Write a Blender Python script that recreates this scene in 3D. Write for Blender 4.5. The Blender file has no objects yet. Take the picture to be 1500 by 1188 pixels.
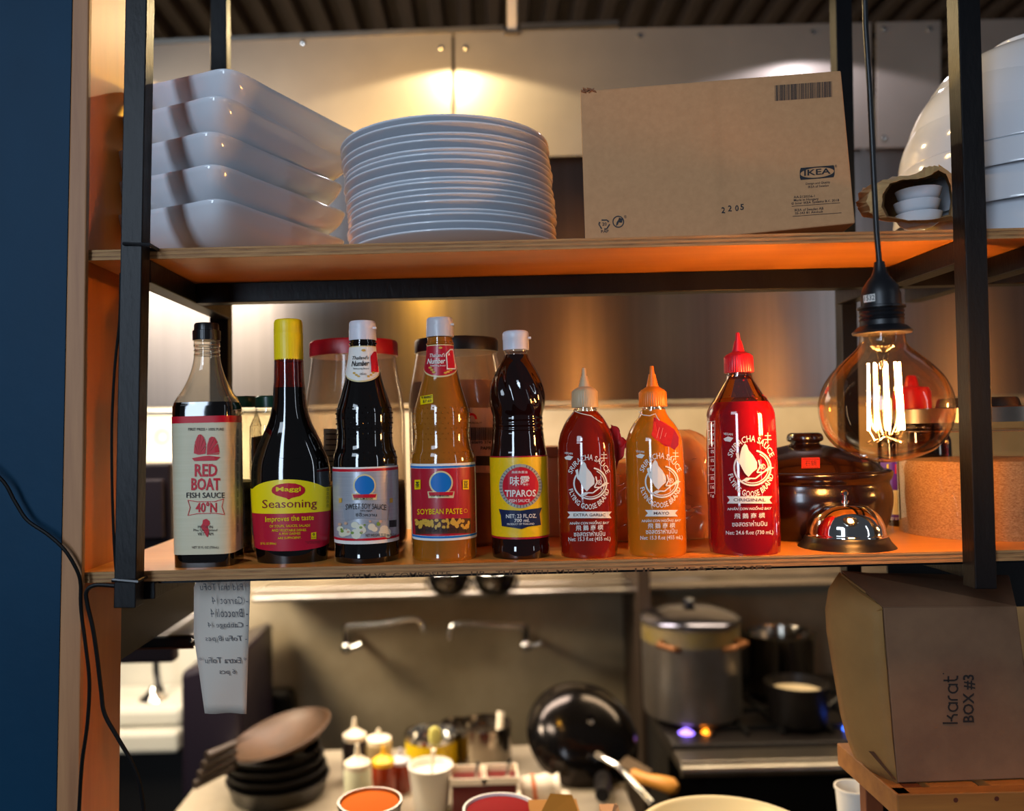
import bpy, bmesh, math, random
from mathutils import Vector, Matrix
random.seed(7)
pi = math.pi
S = bpy.context.scene
COL = S.collection

# ------------------------------------------------------------ camera, world, lights, exposure
F, PX, PY = 1250.0, 690.0, 594.0
PITCH, ROLL = math.radians(1.6), -0.024
CM = Matrix.Rotation(pi/2 + PITCH, 3, 'X') @ Matrix.Rotation(ROLL, 3, 'Z')
def ray(px, py): return CM @ Vector(((px-PX)/F, -(py-PY)/F, -1.0))
_r = ray(690, 825)
CAM = Vector((0, -1.0, -_r.z/_r.y))
def P(px, py, Y):
    d = ray(px, py); return CAM + d*((Y-CAM.y)/d.y)
def PZ(px, py, Z):
    d = ray(px, py); return CAM + d*((Z-CAM.z)/d.z)
def proj(p):
    q = CM.transposed() @ (Vector(p)-CAM); return PX + F*q.x/-q.z, PY - F*q.y/-q.z

cd = bpy.data.cameras.new('camera'); cam = bpy.data.objects.new('camera', cd); COL.objects.link(cam)
cam.matrix_world = Matrix.Translation(CAM) @ CM.to_4x4()
cd.sensor_width = 36; cd.lens = F/1500*36; cd.shift_x = (750-PX)/1500; cd.shift_y = 0
cd.dof.use_dof = True; cd.dof.focus_distance = 1.04; cd.dof.aperture_fstop = 2.5
cd.clip_start = .02; cd.clip_end = 50
S.camera = cam
S.view_settings.view_transform = 'Standard'; S.view_settings.look = 'None'
S.view_settings.gamma = 1; S.view_settings.use_curve_mapping = False
S.view_settings.exposure = 0.0

w = bpy.data.worlds.new('world'); S.world = w; w.use_nodes = True
w.node_tree.nodes['Background'].inputs[0].default_value = (.50, .58, .70, 1)
w.node_tree.nodes['Background'].inputs[1].default_value = .09

def light(name, kind, loc, power, color, target=None, size=.1, size_y=None, spot=None, blend=.3):
    l = bpy.data.lights.new(name, kind); l.energy = power; l.color = color
    if kind == 'AREA':
        l.size = size
        if size_y: l.shape = 'RECTANGLE'; l.size_y = size_y
    else: l.shadow_soft_size = size
    if spot: l.spot_size = math.radians(spot); l.spot_blend = blend
    o = bpy.data.objects.new(name, l); COL.objects.link(o); o.location = loc
    if target is not None: o.rotation_euler = (Vector(target)-Vector(loc)).to_track_quat('-Z', 'Y').to_euler()
    return o
WARM = (1, .50, .17)
# daylight from the dining room windows behind the camera
light('window_light', 'AREA', (-1.35, -2.9, .75), 46, (.66, .81, 1), (0, .1, .1), .45, 2.0)
light('window_light', 'AREA', (2.3, -1.9, .6), 4.2, (.78, .88, 1), (0, .1, .1), .08, 1.6)
light('window_light', 'AREA', (-1.9, -2.6, 1.7), 16, (.70, .84, 1), (0, .1, .2), 1.2, .7)
# kitchen ceiling downlights that scallop the steel panels, and hood lights
light('ceiling_downlight', 'SPOT', P(664, 30, 1.0), 13, (1, .76, .40), P(664, 400, 1.0), .01, spot=150, blend=.1)
light('ceiling_downlight', 'SPOT', P(1240, 10, .98), 4.5, (.92, .84, .92), P(1240, 400, 1.0), .01, spot=150, blend=.1)
light('ceiling_downlight', 'SPOT', P(120, 40, 1.0), 8, (1, .68, .32), P(90, 400, 1.0), .01, spot=150, blend=.1)
light('heat_lamp', 'POINT', P(590, 215, .88), 15, (1, .52, .05), None, .035)
light('ceiling_bulb', 'POINT', (-.12, .42, 1.2), 5.5, (1, .60, .20), None, .05)
light('hood_light', 'AREA', (-.35, 1.75, .40), 42, (1, .84, .70), (-.35, 1.95, -1), 1.4, .2)
light('hood_light', 'AREA', (1.25, 1.75, .40), 20, (1, .78, .5), (1.25, 1.95, -1), 1.2, .2)
light('kitchen_fill', 'AREA', (-1.25, 1.38, .12), 30, (1, .86, .64), (-.1, 2.3, -.5), .4, .3)  # added fill, hidden behind the blue wall, brightens the lower kitchen wall
light('kitchen_fill', 'AREA', (-.9, .75, .8), 20, (1, .88, .70), (-.2, 2.0, -.8), .6, .3)  # added unseen fill, lifts the left of the hood and the counter

# ------------------------------------------------------------ materials
def srgb(h):
    h = h.lstrip('#'); v = [int(h[i:i+2], 16)/255 for i in (0, 2, 4)]
    return tuple((c/12.92 if c <= .04045 else ((c+.055)/1.055)**2.4) for c in v) + (1,)
_m = {}
ANR = .25
def mat(name, color, rough=.5, metal=0, var=None, bump=None, coat=0, aniso=0, spec=.5, sss=0, emis=None, trans=None, scale_rough=0):
    """var=(second colour, scale xyz, amount); bump=(scale xyz, strength)"""
    if name in _m: return _m[name]
    m = bpy.data.materials.new(name); m.use_nodes = True; nt = m.node_tree; N = nt.nodes; L = nt.links
    b = N['Principled BSDF']; c = srgb(color)
    b.inputs['Base Color'].default_value = c; b.inputs['Roughness'].default_value = rough
    b.inputs['Metallic'].default_value = metal; b.inputs['Coat Weight'].default_value = coat
    b.inputs['Coat Roughness'].default_value = .03
    b.inputs['Specular IOR Level'].default_value = spec
    if sss: b.inputs['Subsurface Weight'].default_value = sss; b.inputs['Subsurface Radius'].default_value = (.01, .006, .004)
    if emis: b.inputs['Emission Color'].default_value = srgb(emis[0]); b.inputs['Emission Strength'].default_value = emis[1]
    def tex(sc, detail=5, rough_=.6):
        tc = N.new('ShaderNodeTexCoord'); mp = N.new('ShaderNodeMapping'); mp.inputs['Scale'].default_value = sc
        L.new(tc.outputs['Object'], mp.inputs['Vector'])
        n = N.new('ShaderNodeTexNoise'); n.inputs['Scale'].default_value = 1; n.inputs['Detail'].default_value = detail
        n.inputs['Roughness'].default_value = rough_
        L.new(mp.outputs[0], n.inputs['Vector']); return n
    if var:
        n = tex(var[1]); r = N.new('ShaderNodeValToRGB')
        a = var[2]; r.color_ramp.elements[0].position = .5-a/2; r.color_ramp.elements[1].position = .5+a/2
        r.color_ramp.elements[0].color = srgb(var[0]); r.color_ramp.elements[1].color = c
        L.new(n.outputs['Fac'], r.inputs[0]); L.new(r.outputs[0], b.inputs['Base Color'])
        if scale_rough:
            mr = N.new('ShaderNodeMapRange'); mr.inputs['To Min'].default_value = max(0, rough-scale_rough); mr.inputs['To Max'].default_value = rough+scale_rough
            L.new(n.outputs['Fac'], mr.inputs['Value']); L.new(mr.outputs[0], b.inputs['Roughness'])
    if bump:
        n = tex(bump[0]); bp = N.new('ShaderNodeBump'); bp.inputs['Strength'].default_value = bump[1]
        bp.inputs['Distance'].default_value = .002
        L.new(n.outputs['Fac'], bp.inputs['Height']); L.new(bp.outputs[0], b.inputs['Normal'])
    if aniso:
        b.inputs['Anisotropic'].default_value = aniso
        b.inputs['Anisotropic Rotation'].default_value = ANR; t = N.new('ShaderNodeTangent'); t.direction_type = 'RADIAL'; t.axis = 'Z'
        L.new(t.outputs[0], b.inputs['Tangent'])
    _m[name] = m; return m
def glass(name, tint='#ffffff', refl=.06, rough=.02, milk=0, milk_color='#ffffff'):
    """thin clear wall: transparent + fresnel gloss, optional milky share"""
    if name in _m: return _m[name]
    m = bpy.data.materials.new(name); m.use_nodes = True; nt = m.node_tree; N = nt.nodes; L = nt.links
    N.remove(N['Principled BSDF']); out = N['Material Output']
    t = N.new('ShaderNodeBsdfTransparent'); t.inputs[0].default_value = srgb(tint)
    g = N.new('ShaderNodeBsdfGlossy'); g.inputs['Roughness'].default_value = rough
    fr = N.new('ShaderNodeLayerWeight'); fr.inputs[0].default_value = .5
    pw = N.new('ShaderNodeMath'); pw.operation = 'POWER'; pw.inputs[1].default_value = 3.2
    ad = N.new('ShaderNodeMath'); ad.operation = 'ADD'; ad.inputs[1].default_value = refl; ad.use_clamp = True
    L.new(fr.outputs['Facing'], pw.inputs[0]); L.new(pw.outputs[0], ad.inputs[0])
    src = t
    if milk:
        d = N.new('ShaderNodeBsdfDiffuse'); d.inputs[0].default_value = srgb(milk_color)
        tl = N.new('ShaderNodeBsdfTranslucent'); tl.inputs[0].default_value = srgb(milk_color)
        m1 = N.new('ShaderNodeMixShader'); m1.inputs[0].default_value = .5
        L.new(d.outputs[0], m1.inputs[1]); L.new(tl.outputs[0], m1.inputs[2])
        m2 = N.new('ShaderNodeMixShader'); m2.inputs[0].default_value = milk
        L.new(t.outputs[0], m2.inputs[1]); L.new(m1.outputs[0], m2.inputs[2]); src = m2
    mx = N.new('ShaderNodeMixShader'); L.new(ad.outputs[0], mx.inputs[0])
    L.new(src.outputs[0], mx.inputs[1]); L.new(g.outputs[0], mx.inputs[2]); L.new(mx.outputs[0], out.inputs[0])
    _m[name] = m; return m
def ply_edge():
    m = mat('plywood_edge', '#c79a64', .65, var=('#8d6236', (14, 200, 520), .5), bump=((60, 60, 900), .5))
    return m

# ------------------------------------------------------------ object helpers
OFF = {}
def tag(o, label=None, cat=None, group=None, kind=None):
    if label: o['label'] = label
    if cat: o['category'] = cat
    if group: o['group'] = group
    if kind: o['kind'] = kind
    return o
def T(name, loc, label, cat, group=None):
    o = bpy.data.objects.new(name, None); COL.objects.link(o); o.empty_display_size = .02
    o.location = Vector(loc); OFF[o.name] = Vector(loc)
    return tag(o, label, cat, group)
class MB:
    def __init__(s): s.b = bmesh.new()
    def face(s, pts):
        try: return s.b.faces.new([s.b.verts.new(Vector(p)) for p in pts])
        except ValueError: return None
    def hexa(s, p):          # p: 4 bottom (ccw from front-left), 4 top
        v = [s.b.verts.new(Vector(q)) for q in p]
        for f in ((3,2,1,0),(4,5,6,7),(0,1,5,4),(1,2,6,5),(2,3,7,6),(3,0,4,7)):
            s.b.faces.new([v[i] for i in f])
        return s
    def box(s, x0, x1, y0, y1, z0, z1):
        return s.hexa([(x0,y0,z0),(x1,y0,z0),(x1,y1,z0),(x0,y1,z0),(x0,y0,z1),(x1,y0,z1),(x1,y1,z1),(x0,y1,z1)])
    def obox(s, c, ex, ey, ez):   # oriented box: centre + three half vectors
        c, ex, ey, ez = map(Vector, (c, ex, ey, ez))
        return s.hexa([c-ex-ey-ez, c+ex-ey-ez, c+ex+ey-ez, c-ex+ey-ez, c-ex-ey+ez, c+ex-ey+ez, c+ex+ey+ez, c-ex+ey+ez])
    def bar(s, a, b, w, d, up=(0,1,0)):  # square bar between two points
        a, b = Vector(a), Vector(b); t = (b-a).normalized(); u = Vector(up); x = t.cross(u).normalized(); y = x.cross(t).normalized()
        return s.obox((a+b)/2, (b-a)/2, x*w/2, y*d/2)
    def tube(s, pts, r, seg=10, cap=True, closed=False):
        pts = [Vector(p) for p in pts]; n = len(pts); rings = []
        rr = r if isinstance(r, (list, tuple)) else [r]*n
        px = None
        for i, p in enumerate(pts):
            t = ((pts[(i+1) % n] if closed or i < n-1 else p) - (pts[i-1] if closed or i > 0 else p)).normalized()
            if px is None: px = t.orthogonal().normalized()
            px = (px - t*px.dot(t)).normalized(); py = t.cross(px)
            rings.append([s.b.verts.new(p + (px*math.cos(a)+py*math.sin(a))*rr[i]) for a in [2*pi*k/seg for k in range(seg)]])
        for i in range(n if closed else n-1):
            A, B = rings[i], rings[(i+1) % n]
            for k in range(seg): s.b.faces.new((A[k], A[(k+1)%seg], B[(k+1)%seg], B[k]))
        if cap and not closed: s.b.faces.new(rings[0][::-1]); s.b.faces.new(rings[-1])
        return s
    def lathe(s, c, prof, seg=40, k=1.0, n=2.0, fn=None, cap0=True, cap1=True, rot=0, tilt=None):
        """prof: list of (r, z) from bottom to top around centre c; k = depth ratio; n = superellipse power; tilt = Matrix"""
        c = Vector(c); rings = []
        for (r, z) in prof:
            ring = []
            for j in range(seg):
                a = 2*pi*j/seg
                ca, sa = math.cos(a), math.sin(a)
                rr = r*(fn(a, z) if fn else 1)
                x = rr*math.copysign(abs(ca)**(2/n), ca); y = rr*k*math.copysign(abs(sa)**(2/n), sa)
                if rot: x, y = x*math.cos(rot)-y*math.sin(rot), x*math.sin(rot)+y*math.cos(rot)
                v = Vector((x, y, z))
                if tilt: v = tilt @ v
                ring.append(s.b.verts.new(c+v))
            rings.append(ring)
        for i in range(len(rings)-1):
            A, B = rings[i], rings[i+1]
            for j in range(seg): s.b.faces.new((A[j], A[(j+1)%seg], B[(j+1)%seg], B[j]))
        if cap0: s.b.faces.new(rings[0][::-1])
        if cap1: s.b.faces.new(rings[-1])
        return s
    def ball(s, c, r, seg=10, sz=1):
        return s.lathe(c, [(r*math.sin(a), -r*sz*math.cos(a)) for a in [pi*(i+.02)/(seg//2+.04) for i in range(seg//2+1)]], seg)
    def build(s, name, m, parent=None, smooth=False, bevel=0, loc=None, sub=0, solid=0, ang=40, bseg=2):
        off = OFF[parent.name] if parent else Vector(loc if loc is not None else (0,0,0))
        if loc is None and parent is None:
            bb = [v.co for v in s.b.verts]
            off = Vector((sum((max if q else min)(v[i] for v in bb) for q in (0,1))/2 if i < 2 else min(v[i] for v in bb) for i in range(3)))
        bmesh.ops.translate(s.b, verts=s.b.verts, vec=-off)
        me = bpy.data.meshes.new(name); s.b.to_mesh(me); s.b.free()
        me.materials.append(m)
        o = bpy.data.objects.new(name, me); COL.objects.link(o)
        if parent: o.parent = parent; OFF[o.name] = off
        else: o.location = off; OFF[o.name] = off
        if smooth:
            me.shade_smooth()
            if ang: me.set_sharp_from_angle(angle=math.radians(ang))
        if solid: q = o.modifiers.new('solid', 'SOLIDIFY'); q.thickness = solid; q.offset = 0
        if bevel:
            q = o.modifiers.new('bevel', 'BEVEL'); q.width = bevel; q.segments = bseg; q.limit_method = 'ANGLE'; q.angle_limit = math.radians(35)
        if sub: q = o.modifiers.new('sub', 'SUBSURF'); q.levels = sub; q.render_levels = sub
        return o
def smoothprof(p, q=4):
    """Catmull-Rom through the profile points; a doubled point keeps a corner"""
    out = []
    for i in range(len(p)-1):
        a, b = p[i], p[i+1]
        if a == b: continue
        z = p[i-1] if i > 0 else a; d = p[i+2] if i+2 < len(p) else b
        for k in range(q):
            t = k/q
            out.append(tuple(.5*(2*a[j] + (b[j]-z[j])*t + (2*z[j]-5*a[j]+4*b[j]-d[j])*t*t + (3*a[j]-z[j]-3*b[j]+d[j])*t**3) for j in (0, 1)))
    out.append(p[-1]); return out
def copy_tree(o, loc=None, label=None):
    c = o.copy(); COL.objects.link(c)
    if loc is not None: c.location = Vector(loc)
    if label: c['label'] = label
    for ch in [q for q in bpy.data.objects if q.parent == o]:
        d = copy_tree(ch); d.parent = c
    return c
def post(mb, x0, x1, top, bottom, Y0, Y1):
    """upright bar whose front edges run through pixel columns: x0/x1 = (x at top y, x at bottom y)"""
    a = P(x0[0], top, Y0); b = P(x1[0], top, Y0); c = P(x1[1], bottom, Y0); d = P(x0[1], bottom, Y0)
    back = Vector((0, Y1-Y0, 0))
    return mb.hexa([d, c, c+back, d+back, a, b, b+back, a+back])

# ------------------------------------------------------------ printed marks: flat shapes laid on a surface
class PlaneSurf:
    def __init__(s, p0, p1, p2): s.p = Vector(p0); s.n = (Vector(p1)-s.p).cross(Vector(p2)-s.p).normalized()
    def hit(s, px, py, off=0):
        d = ray(px, py); t = (s.p-CAM).dot(s.n)/d.dot(s.n); p = CAM+d*t
        n = s.n if s.n.dot(d) < 0 else -s.n
        return p + n*off
class RoundSurf:
    """bottle-like body: axis through (cx, cy), profile [(r, z)]"""
    def __init__(s, cx, cy, prof, k=1, n=2): s.cx, s.cy, s.prof, s.k, s.n = cx, cy, prof, k, n
    def r(s, z):
        p = s.prof
        if z <= p[0][1]: return p[0][0]
        for a, b in zip(p, p[1:]):
            if a[1] <= z <= b[1] and b[1] > a[1]: return a[0]+(b[0]-a[0])*(z-a[1])/(b[1]-a[1])
        return p[-1][0]
    def val(s, p, off):
        R = s.r(p.z)+off
        return abs((p.x-s.cx)/R)**s.n + abs((p.y-s.cy)/(R*s.k))**s.n - 1
    def hit(s, px, py, off=0):
        d = ray(px, py); d = d/d.y; d0 = s.cy-CAM.y; t = d0-max(q[0] for q in s.prof)*max(1, s.k)-.01; best = (9, t)
        lo = None
        while t < d0+.01:
            v = s.val(CAM+d*t, off)
            if v < best[0]: best = (v, t)
            if v < 0: lo = t; break
            t += .003
        if lo is None: return CAM+d*best[1]
        a, b = lo-.003, lo
        for _ in range(9):
            m = (a+b)/2
            if s.val(CAM+d*m, off) < 0: b = m
            else: a = m
        return CAM+d*b
_gc = {}
def glyph(body, bold=0, shear=0, spacing=1.0):
    bold *= .5; key = (body, bold, shear, spacing)
    if key in _gc: return _gc[key]
    c = bpy.data.curves.new('t', 'FONT'); c.body = body; c.size = 1; c.offset = bold; c.shear = shear; c.space_character = spacing
    c.dimensions = '2D'; c.fill_mode = 'BOTH'; c.resolution_u = 2
    o = bpy.data.objects.new('t', c); me = o.to_mesh()
    v = [(a.co.x, a.co.y) for a in me.vertices]; f = [tuple(p.vertices) for p in me.polygons]
    o.to_mesh_clear(); bpy.data.objects.remove(o); bpy.data.curves.remove(c)
    x0 = min(a[0] for a in v); x1 = max(a[0] for a in v); y0 = min(a[1] for a in v); y1 = max(a[1] for a in v)
    v = [((a[0]-x0)/(x1-x0), (a[1]-y0)/(y1-y0)) for a in v]
    _gc[key] = (v, f); return v, f
class Print:
    """collects 2-D shapes in photo pixels and drops them on a surface"""
    def __init__(s, surf, off=.0004, step=8): s.surf, s.off, s.step, s.b = surf, off, step, bmesh.new()
    def add(s, v, f):
        vs = [s.b.verts.new((a[0], a[1], 0)) for a in v]
        for q in f:
            try: s.b.faces.new([vs[i] for i in q])
            except ValueError: pass
        return s
    def poly(s, pts): return s.add(pts, [tuple(range(len(pts)))])
    def rect(s, x0, y0, x1, y1, sl=0): return s.poly([(x0, y0), (x1, y0+sl), (x1, y1+sl), (x0, y1)])
    def ell(s, cx, cy, rx, ry, n=28, a0=0, a1=2*pi): return s.poly([(cx+rx*math.cos(a0+(a1-a0)*i/n), cy+ry*math.sin(a0+(a1-a0)*i/n)) for i in range(n)])
    def ring(s, cx, cy, rx, ry, w, n=32, a0=0, a1=2*pi):
        A = [a0+(a1-a0)*i/n for i in range(n+1)]
        v = [(cx+rx*math.cos(a), cy+ry*math.sin(a)) for a in A] + [(cx+(rx-w)*math.cos(a), cy+(ry-w)*math.sin(a)) for a in A]
        return s.add(v, [(i, i+1, n+2+i, n+1+i) for i in range(n)])
    def line(s, pts, w):
        for (a, b), (c, d) in zip(pts, pts[1:]):
            l = math.hypot(c-a, d-b) or 1; nx, ny = -(d-b)/l*w/2, (c-a)/l*w/2
            s.poly([(a+nx, b+ny), (c+nx, d+ny), (c-nx, d-ny), (a-nx, b-ny)])
        return s
    def text(s, body, x0, y0, x1, y1, bold=0.0, shear=0, rise=0, mirror=False, sag=0, spacing=1.0, vert=False):
        """text stretched to the box x0..x1, y0 (top)..y1; rise = px the right end is higher; vert = reads upwards"""
        v, f = glyph(body, bold, shear, spacing); o = []
        for (a, b) in v:
            if mirror: a = 1-a
            if vert: o.append((x1-(x1-x0)*b if False else x0+(x1-x0)*(1-b), y1-(y1-y0)*a)); continue
            o.append((x0+(x1-x0)*a, y1-(y1-y0)*b-rise*a + sag*(1-(2*a-1)**2)))
        return s.add(o, f)
    def arc(s, body, cx, cy, R, h, a0, a1, inward=False, bold=.02, sq=1.0):
        v, f = glyph(body, bold); o = []
        for (a, b) in v:
            t = math.radians(a0+(a1-a0)*a); r = (R-b*h) if inward else (R+b*h)
            o.append((cx+sq*r*math.sin(t), cy-r*math.cos(t)))
        return s.add(o, f)
    def build(s, name, m, parent, label=None):
        b = s.b
        bmesh.ops.triangulate(b, faces=b.faces)
        if s.step:
            xs = [v.co.x for v in b.verts]; x = min(xs)+s.step
            while x < max(xs):
                bmesh.ops.bisect_plane(b, geom=b.verts[:]+b.edges[:]+b.faces[:], plane_co=(x, 0, 0), plane_no=(1, 0, 0)); x += s.step
        off = OFF[parent.name]
        for v in b.verts: v.co = s.surf.hit(v.co.x, v.co.y, s.off) - off
        for f in b.faces:
            f.normal_update()
            if f.normal.dot(f.calc_center_median()+off-CAM) > 0: f.normal_flip()
        me = bpy.data.meshes.new(name); b.to_mesh(me); b.free(); me.materials.append(m)
        o = bpy.data.objects.new(name, me); COL.objects.link(o); o.parent = parent; OFF[o.name] = off
        if label: o['label'] = label
        return o

# ------------------------------------------------------------ shared materials
M_steel_post = mat('black_painted_steel', '#0b0b0d', .38, var=('#141518', (30, 30, 8), .6), bump=((160, 160, 50), .25), spec=.18)
M_blue = mat('blue_wall_paint', '#063752', .55, spec=.15, var=('#052e46', (5, 5, 3), .5), bump=((45, 45, 45), .18))
M_jamb = mat('pine_face', '#d67c24', .42, var=('#a85a20', (30, 14, 2.2), .5), bump=((60, 60, 6), .08))
M_jambe = mat('pine_edge', '#b98455', .55, var=('#94603a', (60, 60, 3.5), .5))
M_ply = mat('plywood_face', '#e39a46', .38, var=('#c87c30', (2.5, 26, 26), .55), bump=((4, 60, 60), .06))
M_edge = ply_edge()
M_panel = mat('steel_panel', '#8f8880', .45, .35, var=('#7e7771', (3, 3, 3), .5), scale_rough=.05)
M_hood = mat('brushed_hood_steel', '#8d8480', .30, 1, var=('#7a716d', (60, 1, .8), .6), aniso=.85)
M_wallsteel = mat('stained_wall_steel', '#ab9a7e', .45, .25, var=('#7a6a4e', (3.5, 3.5, 3.5), .6))
M_dark = mat('dark_metal', '#141312', .4, .3)
M_chrome = mat('chrome', '#d8d6d2', .12, 1)
M_bright = mat('worn_stainless', '#b5aea4', .3, 1, var=('#8e867c', (8, 8, 8), .5))
M_ceramic = mat('white_glazed_ceramic', '#dfe3ea', .10, coat=.3, spec=.5)
M_card = mat('brown_cardboard', '#cf9a6a', .8, var=('#c08c5e', (120, 120, 120), .6), bump=((300, 300, 300), .1))
M_cardlit = mat('cardboard_inner_lit', '#c98a3e', .85)  # raised flap's inner face, orange lamplight put into its colour
M_ink = mat('black_ink', '#1b1a1f', .6)
M_white = mat('white_ink', '#f0ece4', .45, spec=.25)
M_red = mat('red_ink', '#c8142a', .4, spec=.25)
M_yel = mat('yellow_ink', '#f2cf00', .4, spec=.25)
M_gold = mat('gold_ink', '#d8a94a', .4, spec=.25)
M_navy = mat('navy_ink', '#18264a', .4, spec=.25)
M_bluei = mat('blue_ink', '#1673c4', .4, spec=.25)
M_blackp = mat('black_plastic', '#101013', .35)

# ------------------------------------------------------------ setting
def struct(o): o['kind'] = 'structure'; return o
def slab(name, m, x0, x1, y0, y1, z0, z1, **k):
    return struct(MB().box(x0, x1, y0, y1, z0, z1).build(name, m, **k))
slab('floor', mat('dark_tile_floor', '#3a332c', .4, var=('#2c2621', (6, 6, 6), .5)), -3.2, 4.2, -4.2, 2.5, -1.65, -1.6)
M_ceil = mat('dark_roof_deck', '#3b302c', .6, var=('#2c2422', (4, 4, 4), .5))
slab('ceiling', M_ceil, -3.2, 4.2, .6, 3.4, 1.47, 1.5)
mb = MB()
for i in range(64):
    x = -2.4+i*.088
    mb.hexa([(x, .6, 1.425), (x+.034, .6, 1.425), (x+.034+.05, 3.3, 1.425), (x+.05, 3.3, 1.425), (x-.008, .6, 1.47), (x+.042, .6, 1.47), (x+.092, 3.3, 1.47), (x+.042, 3.3, 1.47)])
struct(mb.build('trim_1', M_ceil, bevel=.004)); bpy.data.objects['trim_1']['kind'] = 'structure'
# blue wall end and its timber jamb
def quadslab(name, m, pts, Y0, Y1, bevel=0):
    p = [P(x, y, Y0) for x, y in pts]; b = Vector((0, Y1-Y0, 0))
    return struct(MB().hexa([p[0], p[1], p[1]+b, p[0]+b, p[3], p[2], p[2]+b, p[3]+b]).build(name, m, bevel=bevel))
quadslab('wall_left', M_blue, [(-500, 1700), (72, 1700), (108.5, -150), (-500, -150)], -.006, .115)
quadslab('trim_2', M_jambe, [(72.4, 1700), (109, 1700), (132, -150), (109, -150)], -.010, -.001, .0015)
quadslab('trim_3', M_jamb, [(73, 1700), (108.6, 1700), (131.6, -150), (109.5, -150)], 0, .115)
# kitchen back wall
slab('wall_back', M_wallsteel, -3.0, 4.2, 2.32, 2.4, -1.6, 1.47)
slab('wall_right', mat('dim_side_wall', '#6d6258', .6), 4.0, 4.2, 1.2, 2.32, -1.6, 1.47)

# ------------------------------------------------------------ extractor hood and steel skirt panels
hoodY = 1.20
hood = T('extractor_hood', P(760, 600, hoodY), 'long brushed stainless extractor hood spanning the kitchen behind the rack', 'hood')
def hq(name, m, pts, Y0, Y1, parent, bevel=0):
    p = [P(x, y, Y0) for x, y in pts]; b = Vector((0, Y1-Y0, 0))
    return MB().hexa([p[0], p[1], p[1]+b, p[0]+b, p[3], p[2], p[2]+b, p[3]+b]).build(name, m, parent, bevel=bevel)
hq('front_panel', M_hood, [(-150, 603), (2700, 561), (2700, 168), (-150, 240)], hoodY, hoodY+.02, hood, .001)
hq('gutter_lip', M_bright, [(-150, 614), (2700, 572), (2700, 564), (-150, 606)], hoodY-.004, hoodY+.035, hood, .003)
skirt = T('steel_skirt', P(760, 225, hoodY-.03), 'row of satin steel sheets screwed above the hood', 'panel')
for x0, x1 in ((-150, 662), (666, 1276), (1284, 1378), (1392, 1900), (1906, 2700)):
    def yt(x): return 55-.024*(x-340)
    def yb(x): return 229-.0255*(x-810)
    p = hq('panel', M_panel, [(x0, yb(x0)), (x1, yb(x1)), (x1, yt(x1)), (x0, yt(x0))], hoodY-.03, hoodY-.025, skirt, .001)
for x, y in ((444, 62), (937, 52), (1190, 47), (1295, 42), (1295, 202), (1362, 42), (646, 70), (682, 70)):
    c = P(x, y, hoodY-.033); MB().lathe(c, [(.001, -.002), (.006, -.001), (.007, .002)], 10, tilt=Matrix.Rotation(-pi/2, 3, 'X')).build('screw', M_chrome, skirt, smooth=True)
# angle ledge on top of the skirt
tag(MB().bar(P(200, 66, hoodY-.02), P(738, 44, hoodY-.02), .012, .03).build('ledge_strip', M_bright), 'thin bright metal ledge strip along the top of the left steel sheets', 'strip')
tag(MB().bar(P(762, 42, hoodY-.02), P(905, 37, hoodY-.02), .014, .03).build('ledge_strip', M_bright), 'short bright strip right of the pale ceiling pipe', 'strip')
pp = T('ceiling_pipe', P(750, -60, 1.24), 'pale square conduit coming down from the ceiling to the steel sheets', 'pipe')
mb = MB(); post(mb, (743, 743.5), (757, 757.5), -90, 44, 1.16, 1.19); mb.build('conduit', mat('pale_paint', '#cbbfb4', .5), pp, bevel=.003)
mb = MB(); post(mb, (739, 739), (761, 761), 42, 48, 1.155, 1.19); mb.build('foot_plate', M_bright, pp, bevel=.001)

# ------------------------------------------------------------ the rack
ZS = P(690, 353, 0).z; TH = .0122
Z0 = 0.0
rack = T('shelf_rack_frame', P(200, 890, 0), 'black square steel tube frame carrying both plywood shelves', 'rack')
mb = MB(); post(mb, (184.5, 166), (216, 198.5), -60, 891, -.026, -.001); mb.build('post', M_steel_post, rack, bevel=.0012)
mb = MB(); post(mb, (1402, 1429), (1434.5, 1461), -60, 863, -.026, -.001); mb.build('post', M_steel_post, rack, bevel=.0012)
mb = MB(); post(mb, (308, 306), (331, 336), -60, 862, .335, .36); mb.build('post', M_steel_post, rack, bevel=.0012)
mb = MB(); post(mb, (1223, 1241), (1247, 1263), -60, 862, .335, .36); mb.build('post', M_steel_post, rack, bevel=.0012)
UB = ZS-TH-.0008
XL, XR = P(205, 400, 0).x, P(1419, 400, 0).x
def beam(x0, x1, y0, y1, z1, h=.027, name='beam'):
    return MB().box(x0, x1, y0, y1, z1-h, z1).build(name, M_steel_post, rack, bevel=.0012)
beam(XL+.012, 1.6, .165, .19, UB)
for x in (XL-.0125, XR-.0125, XR+.095): beam(x, x+.025, .0, .335, UB, .027, 'side_beam')
beam(XL, 1.6, .19, .215, -TH-.0008, .02)
for x in (XL-.0125, XR-.0125): beam(x, x+.025, .0, .335, -TH-.0008, .02, 'side_beam')
MB().box(XL-.02, XR+.3, .012, .03, -TH-.0045, -TH-.0005).build('edge_strip', M_steel_post, rack)
# gusset plates under the lower shelf
gx = P(168, 972, .10)
MB().box(gx.x-.003, gx.x+.001, .10, .42, gx.z, -TH-.001).build('gusset_plate', mat('dark_blue_steel', '#0b0b0e', .5, .2), rack)
gx2 = P(1330, 832, .30)
MB().box(XR-.012, XR+.25, .20, .204, -.11, -TH-.001).build('gusset_plate', mat('dark_blue_steel', '#0b0b0e', .5, .2), rack)
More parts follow.
